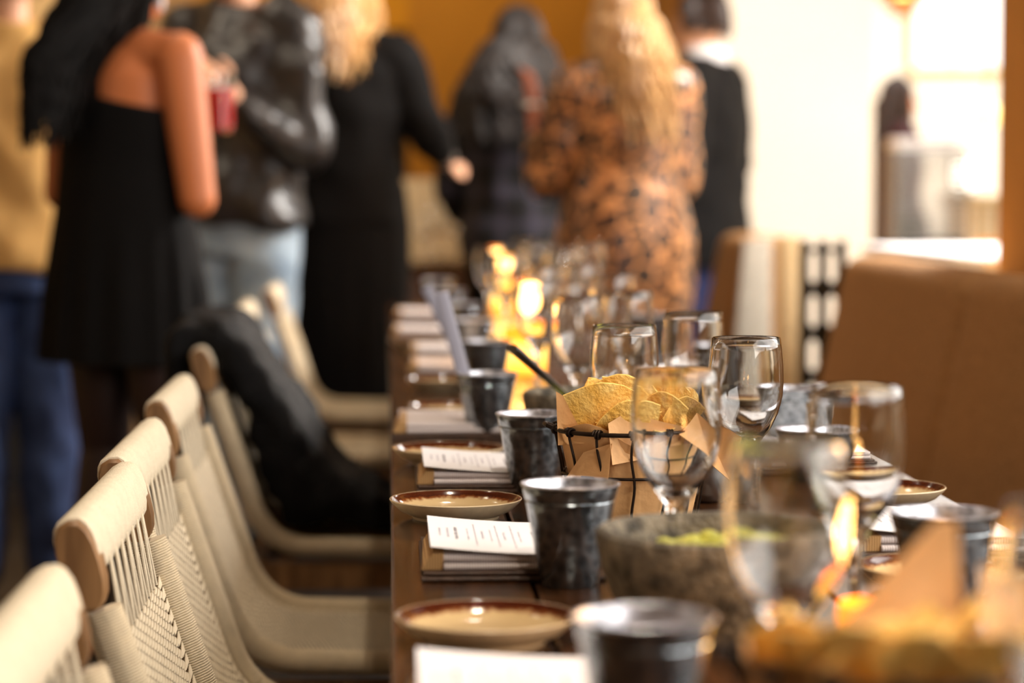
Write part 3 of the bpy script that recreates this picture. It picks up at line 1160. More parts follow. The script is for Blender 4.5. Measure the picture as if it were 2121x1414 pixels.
def card_z(u):
    return 0.0085 * (1 - min(1, max(0, u / CARDW))) ** 2


LINES = [(0.0093, 'SEASONAL FLAN', 0.050, 0), (0.0168, 'CHOCOLATE CAKE', 0.062, 0), (0.0245, 'DESSERT SELECTION', 0.076, 1),
         (0.0363, 'rice, beans, tortillas', 0.072, 0), (0.0433, 'grilled skirt steak, charred onion, lime and salsa roja', 0.138, 0), (0.0497, 'CARNE ASADA', 0.054, 0),
         (0.0580, 'served with warm tortillas', 0.074, 0), (0.0643, 'roasted chicken, poblano pepper, crema and pickled onion', 0.140, 0), (0.0705, 'POLLO ASADO', 0.050, 0),
         (0.0790, 'corn tortillas, tomatillo salsa, queso fresco, cilantro', 0.148, 0), (0.0854, 'Enchiladas Verdes', 0.066, 0),
         (0.0980, 'SECOND COURSE', 0.070, 1), (0.1100, 'little gem, cotija, toasted seeds', 0.090, 0), (0.1165, 'Ensalada', 0.035, 0), (0.1270, 'FIRST COURSE', 0.066, 1)]


def text_mesh(lines, bold):
    vs, fs = [], []
    dg = None
    for (xl, body, L, bd) in lines:
        if bd != bold:
            continue
        cu = bpy.data.curves.new('line', 'FONT')
        cu.body = body
        cu.resolution_u = 2
        cu.size = 1.0
        cu.offset = 0.02 if bold else 0.0
        ob = bpy.data.objects.new('line', cu)
        COL.objects.link(ob)
        dg = bpy.context.evaluated_depsgraph_get()
        me = bpy.data.meshes.new_from_object(ob.evaluated_get(dg))
        bpy.data.objects.remove(ob)
        w0 = min(v.co.x for v in me.vertices)
        w1 = max(v.co.x for v in me.vertices)
        sx = L / (w1 - w0)
        sy = 0.0038 if bold else (0.0033 if body.isupper() else 0.0026)
        o = len(vs)
        for v in me.vertices:
            tx = (v.co.x - (w0 + w1) / 2) * sx
            ty = v.co.y * sy
            vs.append((xl + ty, -tx, card_z(xl + ty) + 0.00045))
        fs += [tuple(i + o for i in p.vertices) for p in me.polygons]
        bpy.data.meshes.remove(me)
    me = bpy.data.meshes.new('printed_text')
    me.from_pydata(vs, [], fs)
    return me


def make_menu():
    mb = MB()
    rs = []
    for i in range(15):
        u = CARDW * i / 14
        z = card_z(u)
        rs.append([(u, -CARDL / 2, z), (u, CARDL / 2, z), (u, CARDL / 2, z + 0.0003), (u, -CARDL / 2, z + 0.0003)])
    o = mb.rings(rs).build('menu_card', M['paper'], smooth=False)
    link('printed_text', text_mesh(LINES, 0), M['ink'], o)['kind'] = 'stuff'
    link('printed_heading', text_mesh(LINES, 1), M['ink_bold'], o)['kind'] = 'stuff'
    return o


mat0, nap0, menu0 = make_mat(), make_napkin(), make_menu()
settings = [
    (PX(876, 1.57, 0.775) - 0.005, 1.585, 0.0, True, 'front, cropped by the frame'),
    (PX(884, 2.25, 0.775), 2.27, 0.0, True, 'by the second zinc tumbler, sharpest'),
    (PX(866, 2.86, 0.775) + 0.004, 2.90, 0.0, True, 'between the second and third plates'),
    (PX(822, 3.45, 0.77), 3.49, 0.0, False, 'before the fourth plate'),
    (PX(850, 4.55, 0.77), 4.62, 0.0, False, 'left of the pale stirrer'),
    (PX(850, 5.0, 0.77), 5.04, 0.0, False, 'just past the stack left of the stirrer'),
    (PX(815, 5.62, 0.77), 5.72, 0.0, False, 'far off at the long black dress'),
    (0.02, 6.5, 0.0, False, 'farthest on the left side'),
    (0.452, 2.36, 0.0, True, 'beyond the right tumbler at the banquette side'),
    (0.452, 3.06, 0.0, True, 'right behind the small zinc bowl'),
    (0.45, 4.25, 0.0, False, 'farther along the banquette side')]
for i, (x, y, rz, menu, where) in enumerate(settings):
    for o0, nm, zz, ct, g in ((mat0, 'dark brown layered place mat under the napkin ', 0.0, 'place mat', 'brown place mats'),
                              (nap0, 'folded pale ribbed napkin ', 0.0092, 'napkin', 'ribbed napkins')):
        lab = nm + where
        if i == 0:
            o0.location = (x, y, TZ + zz)
            tag(o0, lab, ct, g)
        else:
            dup(o0, (x, y, TZ + zz), rz, lab, g)
    if menu:
        lab = 'white printed menu card on the napkin ' + where
        loc = (x + 0.002, y - 0.002, TZ + 0.0092 + 0.0132)
        if i == 0:
            menu0.location = loc
            tag(menu0, lab, 'menu', 'menu cards')
        else:
            dup(menu0, loc, rz, lab, 'menu cards')
for o in list(COL.objects):
    if o.parent is None and o.get('label') and not o.get('category'):
        o['category'] = 'tableware'

# ------------------------------------------------------------------ lava stone bowls with mash
def stone_bowl(x, y, label, glabel):
    def wob(a, r, z):
        return 1 + 0.010 * math.sin(3 * a + 8 * z) + 0.006 * math.sin(7 * a)
    prof = [(0.0, 0.0), (0.060, 0.0), (0.068, 0.004), (0.082, 0.026), (0.093, 0.052), (0.098, 0.076), (0.0975, 0.083), (0.0935, 0.086), (0.0885, 0.084), (0.0855, 0.078), (0.079, 0.056), (0.064, 0.032), (0.04, 0.02), (0.0, 0.018)]
    fine = []
    for i in range(len(prof) - 1):
        for k in range(3):
            t = k / 3
            fine.append((prof[i][0] * (1 - t) + prof[i + 1][0] * t, prof[i][1] * (1 - t) + prof[i + 1][1] * t))
    fine.append(prof[-1])
    mb = MB().lathe(fine, 72, wob=wob)
    mb.v = [tuple(Vector(p) * (1 + 0.006 * mnoise.noise(Vector(p) * 90))) for p in mb.v]
    o = mb.build('stone_bowl', M['stone'])
    o.location = (x, y, TZ)
    tag(o, label, 'bowl', 'stone bowls')
    g = MB()
    rnd = random.Random(int(y * 100))
    g.lathe([(0.0, 0.024), (0.045, 0.030), (0.070, 0.048), (0.072, 0.054), (0.055, 0.062), (0.030, 0.067), (0.0, 0.069)], 30)
    for i in range(150):
        r = 0.066 * math.sqrt(rnd.random())
        a = rnd.uniform(0, 2 * PI)
        q = rnd.uniform(0.004, 0.009)
        g.ell((r * math.cos(a), r * math.sin(a), 0.0675 - 0.016 * (r / 0.07) ** 2 + rnd.uniform(-0.002, 0.004)), (q, q * 0.8, q * 0.7), 7, 5)
    go = g.build('guacamole', M['guac'])
    go.location = (x, y, TZ + 0.006)
    tag(go, glabel, 'food', None, 'stuff')


stone_bowl(PX(1490, 1.89, 0.83), 1.89, 'big grey lava stone bowl in the middle of the near table', 'chunky yellow green guacamole in the near stone bowl')
stone_bowl(PX(1236, 3.17, 0.83), 3.17, 'second stone bowl behind the chip basket with a spoon in it', 'guacamole in the second stone bowl behind the basket')
sp = thing('spoon', 'dark steel spoon leaning over the rim of the second stone bowl', 'spoon', (PX(1236, 3.17, 0.83), 3.17, TZ))
p0 = Vector((PX(1060, 3.05, 0.87) - sp.location.x, -0.13, 0.152))
p1 = Vector((PX(1150, 3.10, 0.83) - sp.location.x, -0.055, 0.098))
p2 = p1 + (p1 - p0) * 0.42
MB().tube([p0, p0.lerp(p1, 0.1), p1, p2], [0.0085, 0.0095, 0.0065, 0.005], 10, flat=0.55).build('handle', M['steel_dark'], sp)
MB().ell(p2 + (p1 - p0).normalized() * 0.014, (0.018, 0.014, 0.006)).build('spoon_bowl', M['steel_dark'], sp)

# pale stirrers in the fourth tumbler
for (xa_, ya_, za_, xb_, yb_, zb_, lab) in (
        (PX(915, 3.44, 0.93), 3.46, 1.105 - (606 - 386) * 3.44 / FPX, PX(990, 3.41, 0.78), 3.41, 0.762, 'pale flat stirrer leaning left in a zinc tumbler'),
        (PX(884, 4.1, 0.9), 4.14, 1.105 - (596 - 386) * 4.1 / FPX, PX(985, 4.12, 0.77), 4.12, 0.762, 'dim flat stirrer leaning in the tumbler farther back')):
    tag(MB().tube([(xa_, ya_, za_), (xb_, yb_, zb_)], 0.0095, 12, flat=0.16, up=(0, 1, 0)).build('stirrer', mat('pale stirrer', (150, 150, 166), 0.35)), lab, 'stirrer', 'stirrers in tumblers')

# ------------------------------------------------------------------ wire baskets, paper, chips
def basket(x, y, label, plabel, clabel, group, nchips, seed, flaps, chips_fixed, hz=0.0, own=()):
    rnd = random.Random(seed)
    t = thing('wire_basket', label, 'basket', (x, y, TZ))
    def ring(r, z, n=44):
        return [(r * math.cos(2 * PI * i / n), r * math.sin(2 * PI * i / n), z) for i in range(n)]
    MB().tube(ring(0.084, 0.100), 0.0024, 8, loop=True).build('rim_ring', M['wire'], t)
    MB().tube(ring(0.0765, 0.054), 0.0016, 8, loop=True).build('middle_ring', M['wire'], t)
    MB().tube(ring(0.066, 0.0025), 0.0020, 8, loop=True).build('base_ring', M['wire'], t)
    for k in range(14):
        a = 2 * PI * k / 14 + 0.12
        pts = []
        for i in range(15):
            u = i / 14
            z = 0.003 + 0.097 * u
            r = 0.066 + (0.0835 - 0.066) * u + 0.0012
            da = 0.022 * math.sin(u * PI * 3 + k)
            pts.append((r * math.cos(a + da), r * math.sin(a + da), z))
        MB().tube(pts, 0.0015, 7).build('upright_wire', M['wire'], t)
        cpts = []
        for i in range(22):
            u = i / 21
            an = 2 * PI * 2.5 * u
            aa = a + (u - 0.5) * 0.09
            rr = 0.084 + 0.0042 * math.cos(an)
            cpts.append((rr * math.cos(aa), rr * math.sin(aa), 0.100 + 0.0042 * math.sin(an)))
        MB().tube(cpts, 0.0013, 6).build('wire_coil', M['wire'], t)
    for sgn in (-1, 1):
        MB().tube([(sgn * 0.084, -0.012, 0.101), (sgn * 0.092, -0.010, 0.104), (sgn * 0.0945, 0, 0.105), (sgn * 0.092, 0.010, 0.104), (sgn * 0.084, 0.012, 0.101)], 0.0026, 8).build('loop_handle', M['wire'], t)
    # paper liner
    pl = thing('paper_liner', plabel, 'paper', (x, y, TZ))
    outer, n = [], 64
    def lr(u, a):
        r = 0.061 + 0.018 * u + (0.004 * max(0, u - 1))
        return r + 0.0016 * math.sin(9 * a + 3 * u) * min(1, u) + 0.0014 * math.sin(17 * a - 5 * u)
    def top(a):
        return 0.099 + 0.010 * math.sin(2 * a + 0.8) + 0.006 * math.sin(5 * a)
    rs = []
    for i in range(11):
        u = i / 10
        rs.append([(lr(u, 2 * PI * j / n) * math.cos(2 * PI * j / n), lr(u, 2 * PI * j / n) * math.sin(2 * PI * j / n), 0.006 + (top(2 * PI * j / n) - 0.006) * u) for j in range(n)])
    for i in range(11):
        u = 1 - i / 10
        rs.append([((lr(u, 2 * PI * j / n) - 0.0008) * math.cos(2 * PI * j / n), (lr(u, 2 * PI * j / n) - 0.0008) * math.sin(2 * PI * j / n), 0.0068 + (top(2 * PI * j / n) - 0.0068) * u) for j in range(n)])
    MB().rings(rs).build('paper_wall', M['kraft'], pl)
    for fl in flaps:
        pts = [Vector(p) for p in fl]
        c = sum(pts, Vector()) / len(pts)
        nrm = (pts[1] - pts[0]).cross(pts[2] - pts[0]).normalized()
        mb = MB()
        m = len(pts)
        # fan with a bowed middle, given thickness
        def vert(a, b, tt):
            return a.lerp(b, tt)
        front, back = [], []
        K = 5
        for j in range(m):
            for q in range(K + 1):
                v = c.lerp(pts[j], q / K) + nrm * 0.006 * (1 - (q / K) ** 2)
                front.append(v + nrm * 0.0004)
                back.append(v - nrm * 0.0004)
        off = len(front)
        fs = []
        for j in range(m):
            k = (j + 1) % m
            for q in range(K):
                a_, b_, c_, d_ = j * (K + 1) + q, j * (K + 1) + q + 1, k * (K + 1) + q + 1, k * (K + 1) + q
                fs.append((a_, b_, c_, d_))
                fs.append((d_ + off, c_ + off, b_ + off, a_ + off))
            fs.append((j * (K + 1) + K, j * (K + 1) + K + off, k * (K + 1) + K + off, k * (K + 1) + K))
        mb.add(front + back, fs)
        o = mb.build('paper_fold', M['kraft'], pl)
    # chips
    def chip_mesh(kind):
        N = 7
        vs, idx = [], {}
        for i in range(N + 1):
            for j in range(N + 1 - i):
                u, v = i / N, j / N
                wv = 1 - u - v
                P = Vector((0, 0.030, 0)) * u + Vector((-0.028, -0.020, 0)) * v + Vector((0.028, -0.020, 0)) * wv
                bulge = 0.014 * 4 * v * wv
                P += Vector((0, -1, 0)) * bulge
                z = kind[0] * (P.x / 0.03) ** 2 + kind[1] * (P.y / 0.03) ** 2 + kind[2] * P.x * P.y / 0.0009
                z += 0.0016 * mnoise.noise(P * 130 + Vector((kind[3], 0, 0)))
                P.z = z
                idx[(i, j)] = len(vs)
                vs.append(P)
        n_ = len(vs)
        vs2 = [p + Vector((0, 0, 0.0014)) for p in vs]
        fs = []
        for i in range(N):
            for j in range(N - i):
                a, b_, c_ = idx[(i, j)], idx[(i + 1, j)], idx[(i, j + 1)]
                fs += [(a, c_, b_), (a + n_, b_ + n_, c_ + n_)]
                if j < N - i - 1:
                    d_ = idx[(i + 1, j + 1)]
                    fs += [(b_, c_, d_), (b_ + n_, d_ + n_, c_ + n_)]
        edge = [idx[(i, 0)] for i in range(N + 1)] + [idx[(N - j, j)] for j in range(1, N + 1)] + [idx[(0, N - k)] for k in range(1, N)]
        for q in range(len(edge)):
            a, b_ = edge[q], edge[(q + 1) % len(edge)]
            fs.append((a, b_, b_ + n_, a + n_))
        return MB().add(vs + vs2, fs).mesh('tortilla_chip')
    kinds = [chip_mesh((0.010, 0.002, 0.003, 1.0)), chip_mesh((0.004, 0.010, -0.004, 5.0)), chip_mesh((-0.006, 0.006, 0.004, 9.0))]
    spots = list(chips_fixed)
    for i in range(nchips - len(spots)):
        r = 0.058 * math.sqrt(rnd.random())
        a = rnd.uniform(0, 2 * PI)
        spots.append((r * math.cos(a), r * math.sin(a), 0.094 + 0.030 * (1 - (r / 0.06) ** 2) * rnd.uniform(0.5, 1.05) + hz, rnd.uniform(-0.7, 0.5), rnd.uniform(-0.6, 0.6), rnd.uniform(0, 6.28), rnd.uniform(1.0, 1.25)))
    for i, (dx, dy, dz, ax, ay, az, s_) in enumerate(spots):
        o = link('tortilla_chip', kinds[i % 3], M['chip'])
        o.location = (x + dx, y + dy, TZ + dz)
        o.rotation_euler = (ax, ay, az)
        o.scale = (s_, s_, s_)
        tag(o, own[i] if i < len(own) else clabel, 'chip', group)


bx, by = PX(1312, 2.54, 0.85), 2.54
basket(bx, by, 'black wire basket holding tortilla chips, sharply in focus', 'brown kraft paper lining the sharp chip basket',
       'yellow tortilla chip piled in the sharp wire basket', 'chips in the sharp basket', 24, 4,
       [[(-0.082, -0.03, 0.085), (-0.083, -0.012, 0.140), (-0.066, -0.02, 0.130), (-0.045, -0.055, 0.090)],
        [(-0.030, -0.082, 0.070), (-0.034, -0.076, 0.112), (-0.018, -0.070, 0.121), (0.050, -0.066, 0.106), (0.062, -0.066, 0.085)],
        [(-0.078, -0.036, 0.046), (-0.058, -0.062, 0.081), (-0.030, -0.080, 0.092), (-0.036, -0.078, 0.035)],
        [(0.040, -0.076, 0.098), (0.066, -0.048, 0.120), (0.100, -0.104, 0.100), (0.088, -0.106, 0.056)]],
       [(-0.036, -0.046, 0.104, -1.15, 0.0, 0.15, 1.5), (-0.020, -0.034, 0.112, -1.0, 0.12, -0.2, 1.35), (-0.050, 0.0, 0.124, -1.2, 0.9, 0.6, 0.9), (-0.015, 0.02, 0.118, -0.8, 0.3, 0.5, 1.2),
        (0.024, -0.042, 0.102, -0.85, 0.1, -0.5, 1.2), (0.046, -0.034, 0.106, -0.75, -0.2, 0.4, 1.1), (0.050, 0.0, 0.112, -0.9, 0.5, 1.0, 1.0), (0.022, -0.008, 0.114, -0.7, 0.1, 0.2, 1.3)],
       own=('large round edged tortilla chip standing at the front left of the sharp basket', 'tortilla chip leaning just behind the large round edged chip'))
bx2, by2 = PX(1840, 1.285, 0.85), 1.285
basket(bx2, by2, 'black wire basket of chips at the bottom right corner, very blurred', 'brown kraft paper in the blurred near basket, corner pointing up',
       'yellow tortilla chip piled in the blurred near basket', 'chips in the blurred basket', 30, 11,
       [[(-0.046, -0.012, 0.095), (-0.036, -0.010, 0.112), (0.026, 0.004, 0.174), (0.038, 0.006, 0.175), (0.042, 0.0, 0.095)],
        [(0.046, -0.03, 0.100), (0.05, 0.0, 0.150), (0.082, 0.0, 0.140), (0.078, -0.02, 0.100)]],
       [(-0.050, -0.035, 0.096, -0.8, 0.2, 0.4, 1.0), (-0.030, -0.050, 0.097, -0.7, -0.2, -0.3, 1.0), (0.0, -0.055, 0.097, -0.8, 0.1, 0.2, 1.0), (0.035, -0.05, 0.098, -0.7, 0.2, 0.5, 1.0), (0.06, -0.03, 0.098, -0.7, 0.3, 1.0, 1.0), (-0.06, 0.0, 0.100, -0.6, 0.3, 0.2, 1.0)], -0.016)

# ------------------------------------------------------------------ candle lanterns
def amber_mat():
    m, nt, b = new_mat('lit amber glass')
    tc = nt.nodes.new('ShaderNodeTexCoord')
    sx = nt.nodes.new('ShaderNodeSeparateXYZ')
    nt.links.new(tc.outputs['Object'], sx.inputs[0])
    mr = nt.nodes.new('ShaderNodeMapRange')
    mr.inputs['From Max'].default_value = 0.09
    nt.links.new(sx.outputs[2], mr.inputs['Value'])
    r = nt.nodes.new('ShaderNodeValToRGB')
    e = r.color_ramp.elements
    e[0].position = 0.0
    e[0].color = lin((214, 112, 20))
    e[1].position = 1.0
    e[1].color = lin((200, 96, 14))
    for p, c in ((0.22, (255, 176, 60)), (0.50, (255, 206, 104)), (0.78, (236, 134, 30))):
        q = e.new(p)
        q.color = lin(c)
    nt.links.new(mr.outputs[0], r.inputs[0])
    nt.links.new(r.outputs[0], b.inputs['Emission Color'])  # flame glow painted into the glass as emission bands by height
    b.inputs['Base Color'].default_value = lin((200, 110, 30))
    b.inputs['Emission Strength'].default_value = 3.2
    b.inputs['Roughness'].default_value = 0.15
    return m


M['amber_lit'] = amber_mat()
M['flame'] = emit('candle flame', (255, 208, 120), 14.0)


def candle(x, y, label, s=1.0):
    t = thing('candle_lantern', label, 'candle', (x, y, TZ))
    MB().lathe([(0.0, 0.0), (0.036, 0.0), (0.040, 0.004), (0.042, 0.05), (0.039, 0.088), (0.037, 0.088), (0.0395, 0.05), (0.037, 0.008), (0.0, 0.008)], 36).build('amber_glass', M['amber_lit'], t)
    MB().lathe([(0.0, 0.009), (0.022, 0.009), (0.022, 0.045), (0.0, 0.045)], 24).build('wax', emit('glowing wax', (255, 200, 110), 6.0), t)
    MB().lathe([(0.0, 0.046), (0.005, 0.052), (0.0065, 0.062), (0.003, 0.080), (0.0, 0.092)], 14).build('flame', M['flame'], t)
    t.scale = (s, s, s)
    d = bpy.data.lights.new('candle_glow', 'POINT')
    d.energy = 1.3
    d.color = (1.0, 0.5, 0.14)
    d.shadow_soft_size = 0.03
    o = bpy.data.objects.new('candle_glow', d)
    o.location = (0, 0, 0.14)
    o.parent = t
    COL.objects.link(o)


candle(PX(1086, 4.55, 0.8), 4.55, 'glowing amber candle lantern in the middle of the table')
candle(PX(1042, 6.9, 0.8), 6.9, 'farther amber candle lantern among the blurred goblets')
candle(0.335, 1.60, 'amber candle lantern hidden behind the blurred near chips', 0.85)
#PEOPLE#
# ------------------------------------------------------------------ people
def hand(mb, wrist, d, side, s, curl=0.5):
    """palm, four bent fingers of different length and a thumb from the side of the palm"""
    d = Vector(d).normalized()
    side = Vector(side)
    side = (side - d * side.dot(d)).normalized()
    nrm = d.cross(side)
    w0 = Vector(wrist)
    pe = w0 + d * 0.085 * s
    for k in (-0.024, -0.008, 0.008, 0.024):
        mb.capsule(w0 + side * k * 0.6 * s, pe + side * k * s, 0.014 * s, 0.012 * s, 8, 2)
    for k, L in ((-0.027, 0.062), (-0.009, 0.078), (0.009, 0.084), (0.027, 0.074)):
        b = pe + side * k * s
        p1 = b + (d * 0.9 + nrm * curl * 0.5) * L * 0.5 * s
        p2 = p1 + (d * (1 - curl) + nrm * curl) * L * 0.5 * s
        mb.capsule(b, p1, 0.0092 * s, 0.0086 * s, 8, 2)
        mb.capsule(p1, p2, 0.0086 * s, 0.0072 * s, 8, 2)
    t0 = w0 + d * 0.030 * s + side * 0.026 * s
    t1 = t0 + (d * 0.6 + side * 0.7 + nrm * 0.2).normalized() * 0.036 * s
    t2 = t1 + (d * 0.9 + side * 0.15 + nrm * 0.3).normalized() * 0.032 * s
    mb.capsule(t0, t1, 0.0115 * s, 0.010 * s, 8, 2)
    mb.capsule(t1, t2, 0.010 * s, 0.008 * s, 8, 2)


def joints(H, female, pose):
    s = H / 1.75
    sw = (0.165 if female else 0.19) * s
    J = {'s': s, 'H': H, 'female': female, 'sw': sw}
    J['pelvis'] = Vector((0, 0, 0.94 * s))
    J['chest'] = Vector((0, 0, 1.26 * s))
    J['neck'] = Vector((0, -0.005, 1.47 * s))
    J['head'] = Vector((0, 0.025, 1.63 * s))
    for nm, sg in (('L', -1), ('R', 1)):
        J['sh' + nm] = Vector((sg * sw, -0.005, 1.425 * s))
        e = pose.get('el' + nm, (sg * (sw + 0.06), -0.02, 1.12))
        wv = pose.get('wr' + nm, (sg * (sw + 0.05), 0.08, 0.87))
        J['el' + nm] = Vector(e) if 'el' + nm in pose else Vector((e[0], e[1], e[2] * s))
        J['wr' + nm] = Vector(wv) if 'wr' + nm in pose else Vector((wv[0], wv[1], wv[2] * s))
        J['hip' + nm] = Vector((sg * 0.088 * s, 0, 0.92 * s))
        J['kn' + nm] = Vector((sg * 0.095 * s, 0.02, 0.50 * s))
        J['an' + nm] = Vector((sg * 0.10 * s, -0.02, 0.085 * s))
    J.update(pose.get('extra', {}))
    return J


def body(root, J, skin, voxel=0.0085):
    mb = MB()
    s, fm = J['s'], J['female']
    k = 0.92 if fm else 1.0
    # torso
    mb.loft([(0, 0, 0.86 * s, 0.13 * s, 0.10 * s), (0, 0, 0.93 * s, 0.165 * s, 0.118 * s), (0, 0, 1.02 * s, 0.15 * s * k, 0.11 * s), (0, 0.005, 1.12 * s, 0.135 * s * k, 0.10 * s),
             (0, 0.01, 1.27 * s, 0.155 * s * k, 0.115 * s), (0, 0, 1.38 * s, 0.15 * s * k, 0.10 * s), (0, -0.005, 1.44 * s, 0.10 * s, 0.07 * s), (0, -0.005, 1.47 * s, 0.06 * s, 0.055 * s)], 24)
    mb.capsule(J['neck'] - Vector((0, 0, 0.04)), J['head'] - Vector((0, 0.01, 0.05 * s)), 0.056 * s * k, 0.052 * s * k, 14)
    h = J['head']
    mb.ell(h, (0.073 * s, 0.094 * s, 0.108 * s), 20, 14)
    mb.ell(h + Vector((0, 0.028, -0.060)) * s, (0.054 * s, 0.066 * s, 0.062 * s), 18, 10)
    mb.capsule(h + Vector((0, 0.088, 0.005)) * s, h + Vector((0, 0.112, -0.033)) * s, 0.009 * s, 0.014 * s, 8, 2)
    mb.ell(h + Vector((0, 0.086, -0.078)) * s, (0.020 * s, 0.012 * s, 0.008 * s), 10, 6)
    for sg in (-1, 1):
        mb.ell(h + Vector((sg * 0.076, -0.006, -0.012)) * s, (0.010 * s, 0.018 * s, 0.031 * s), 10, 6)
    for nm, sg in (('L', -1), ('R', 1)):
        sh, el, wr = J['sh' + nm], J['el' + nm], J['wr' + nm]
        mb.capsule(Vector((sg * 0.05, -0.005, sh.z + 0.012)), sh, 0.058 * s, 0.056 * s * k, 14)
        am = J.get('arm', 1.0)
        mb.capsule(sh, el, 0.053 * s * k * am, 0.040 * s * k * am, 14)
        mb.capsule(el, wr, 0.041 * s * k * am, 0.026 * s * k, 14)
        d = (wr - el).normalized()
        hand(mb, wr + d * 0.008, d, Vector((-sg * 0.3, 0.6, 0.6)), s * (0.93 if fm else 1.05))
        hp, kn, an = J['hip' + nm], J['kn' + nm], J['an' + nm]
        mb.capsule(hp, kn, 0.088 * s, 0.055 * s, 16)
        mb.capsule(kn, kn.lerp(an, 0.35) + Vector((0, -0.012, 0)), 0.054 * s, 0.055 * s, 14)
        mb.capsule(kn.lerp(an, 0.35) + Vector((0, -0.012, 0)), an, 0.055 * s, 0.036 * s, 14)
        mb.capsule(an + Vector((0, -0.02, -0.045 * s)), an + Vector((sg * 0.02, 0.15 * s, -0.057 * s)), 0.036 * s, 0.027 * s, 12)
    o = remeshed('body', mb, voxel, skin, root, 3)
    for sg in (-1, 1):
        MB().ell(h + Vector((sg * 0.030, 0.083, 0.004)) * s, (0.011 * s, 0.008 * s, 0.006 * s), 10, 6).build('eye', M['eye'], root)
        MB().capsule(h + Vector((sg * 0.018, 0.092, 0.022)) * s, h + Vector((sg * 0.042, 0.082, 0.023)) * s, 0.004 * s, 0.003 * s, 6, 2).build('eyebrow', M['hair_dark'], root)
    MB().ell(h + Vector((0, 0.094, -0.078)) * s, (0.020 * s, 0.006 * s, 0.007 * s), 10, 6).build('lips', M['lip'], root)
    return o


def garment_top(root, name, m, J, z0, sleeve=1.0, loose=0.022, hemw=0.02, folds=0.012, voxel=0.012, seed=1.0, collar=True, sides=('L', 'R'), belly=0.0):
    """torso and sleeves as one garment; sleeve is how far down the arm it goes (1 = elbow, 2 = wrist)"""
    s = J['s']
    k = 0.94 if J['female'] else 1.04
    l = loose
    mb = MB()
    secs = [(0, 0, z0, 0.170 * s * k + l + hemw, 0.125 * s + l + hemw), (0, 0, z0 + 0.05, 0.168 * s * k + l + hemw * 0.8, 0.123 * s + l + hemw * 0.8),
            (0, 0.004, 1.12 * s, 0.150 * s * k + l + belly, 0.112 * s + l + belly), (0, 0.008, 1.27 * s, 0.168 * s * k + l, 0.124 * s + l), (0, 0, 1.385 * s, 0.168 * s * k + l, 0.108 * s + l),
            (0, -0.005, 1.45 * s, 0.115 * s + l * 0.5, 0.078 * s + l * 0.6), (0, -0.005, (1.50 if collar else 1.465) * s, 0.064 * s + l * 0.3, 0.062 * s + l * 0.3)]
    mb.loft(secs, 28)
    for nm, sg in (('L', -1), ('R', 1)):
        sh, el, wr = J['sh' + nm], J['el' + nm], J['wr' + nm]
        mb.capsule(Vector((sg * 0.06, -0.005, sh.z + 0.02)), sh + Vector((0, 0, 0.002)), 0.062 * s + l * 0.4, 0.060 * s + l * 0.6, 14)
        if nm not in sides:
            continue
        e2 = sh.lerp(el, min(1.0, sleeve))
        mb.capsule(sh, e2, 0.058 * s + l * 0.7, 0.047 * s + l * 0.8, 14)
        if sleeve > 1:
            w2 = el.lerp(wr, min(1.0, sleeve - 1))
            mb.capsule(el, w2, 0.047 * s + l * 0.7, 0.034 * s + l * 0.6, 14)
    return remeshed(name, mb, voxel, m, root, 4, folds, 9.0, seed)


def trousers(root, m, J, name='jeans', loose=0.016, seed=2.0):
    s = J['s']
    mb = MB()
    mb.loft([(0, 0, 0.80 * s, 0.15 * s + loose, 0.11 * s + loose), (0, 0, 0.92 * s, 0.168 * s + loose, 0.122 * s + loose), (0, 0, 0.985 * s, 0.138 * s + loose * 0.6, 0.100 * s + loose * 0.6)], 24)
    for nm, sg in (('L', -1), ('R', 1)):
        hp, kn, an = J['hip' + nm], J['kn' + nm], J['an' + nm]
        mb.capsule(hp, kn, 0.090 * s + loose, 0.062 * s + loose, 16)
        mb.capsule(kn, an + Vector((0, 0, 0.01)), 0.060 * s + loose, 0.046 * s + loose, 16)
    o = remeshed(name, mb, 0.012, m, root, 4, 0.010, 11.0, seed)
    for nm, sg in (('L', -1), ('R', 1)):
        an = J['an' + nm]
        q = MB()
        q.capsule(an + Vector((0, -0.03, -0.042 * s)), an + Vector((sg * 0.02, 0.16 * s, -0.047 * s)), 0.046 * s, 0.036 * s, 12)
        q.v = [(a, b_, max(c, 0.001)) for a, b_, c in q.v]
        q.build('shoe', M['black_metal'], root)
    return o


def dress(root, name, m, secs, pleat=None, seg=72, slant=0.0):
    n_ = 17

    def mod(a, z):
        if pleat is None:
            return 1.0
        zp, amp = pleat
        if z > zp:
            return 1.0
        return 1.0 + amp * min(1.0, (zp - z) / 0.18) * (math.sin(n_ * a + 1.3 * math.sin(3 * a)) + 0.5 * math.sin(7 * a + 2))
    fine = []
    for i in range(len(secs) - 1):
        for k in range(4):
            t = k / 4
            fine.append(tuple(a * (1 - t) + b * t for a, b in zip(secs[i], secs[i + 1])))
    fine.append(secs[-1])
    mb = MB().loft(fine, seg, mod)
    if slant:
        mb.v = [(a, b_, c - slant * a * max(0.0, min(1.0, (c - 1.16) / 0.14))) for a, b_, c in mb.v]
    return mb.build(name, m, root)


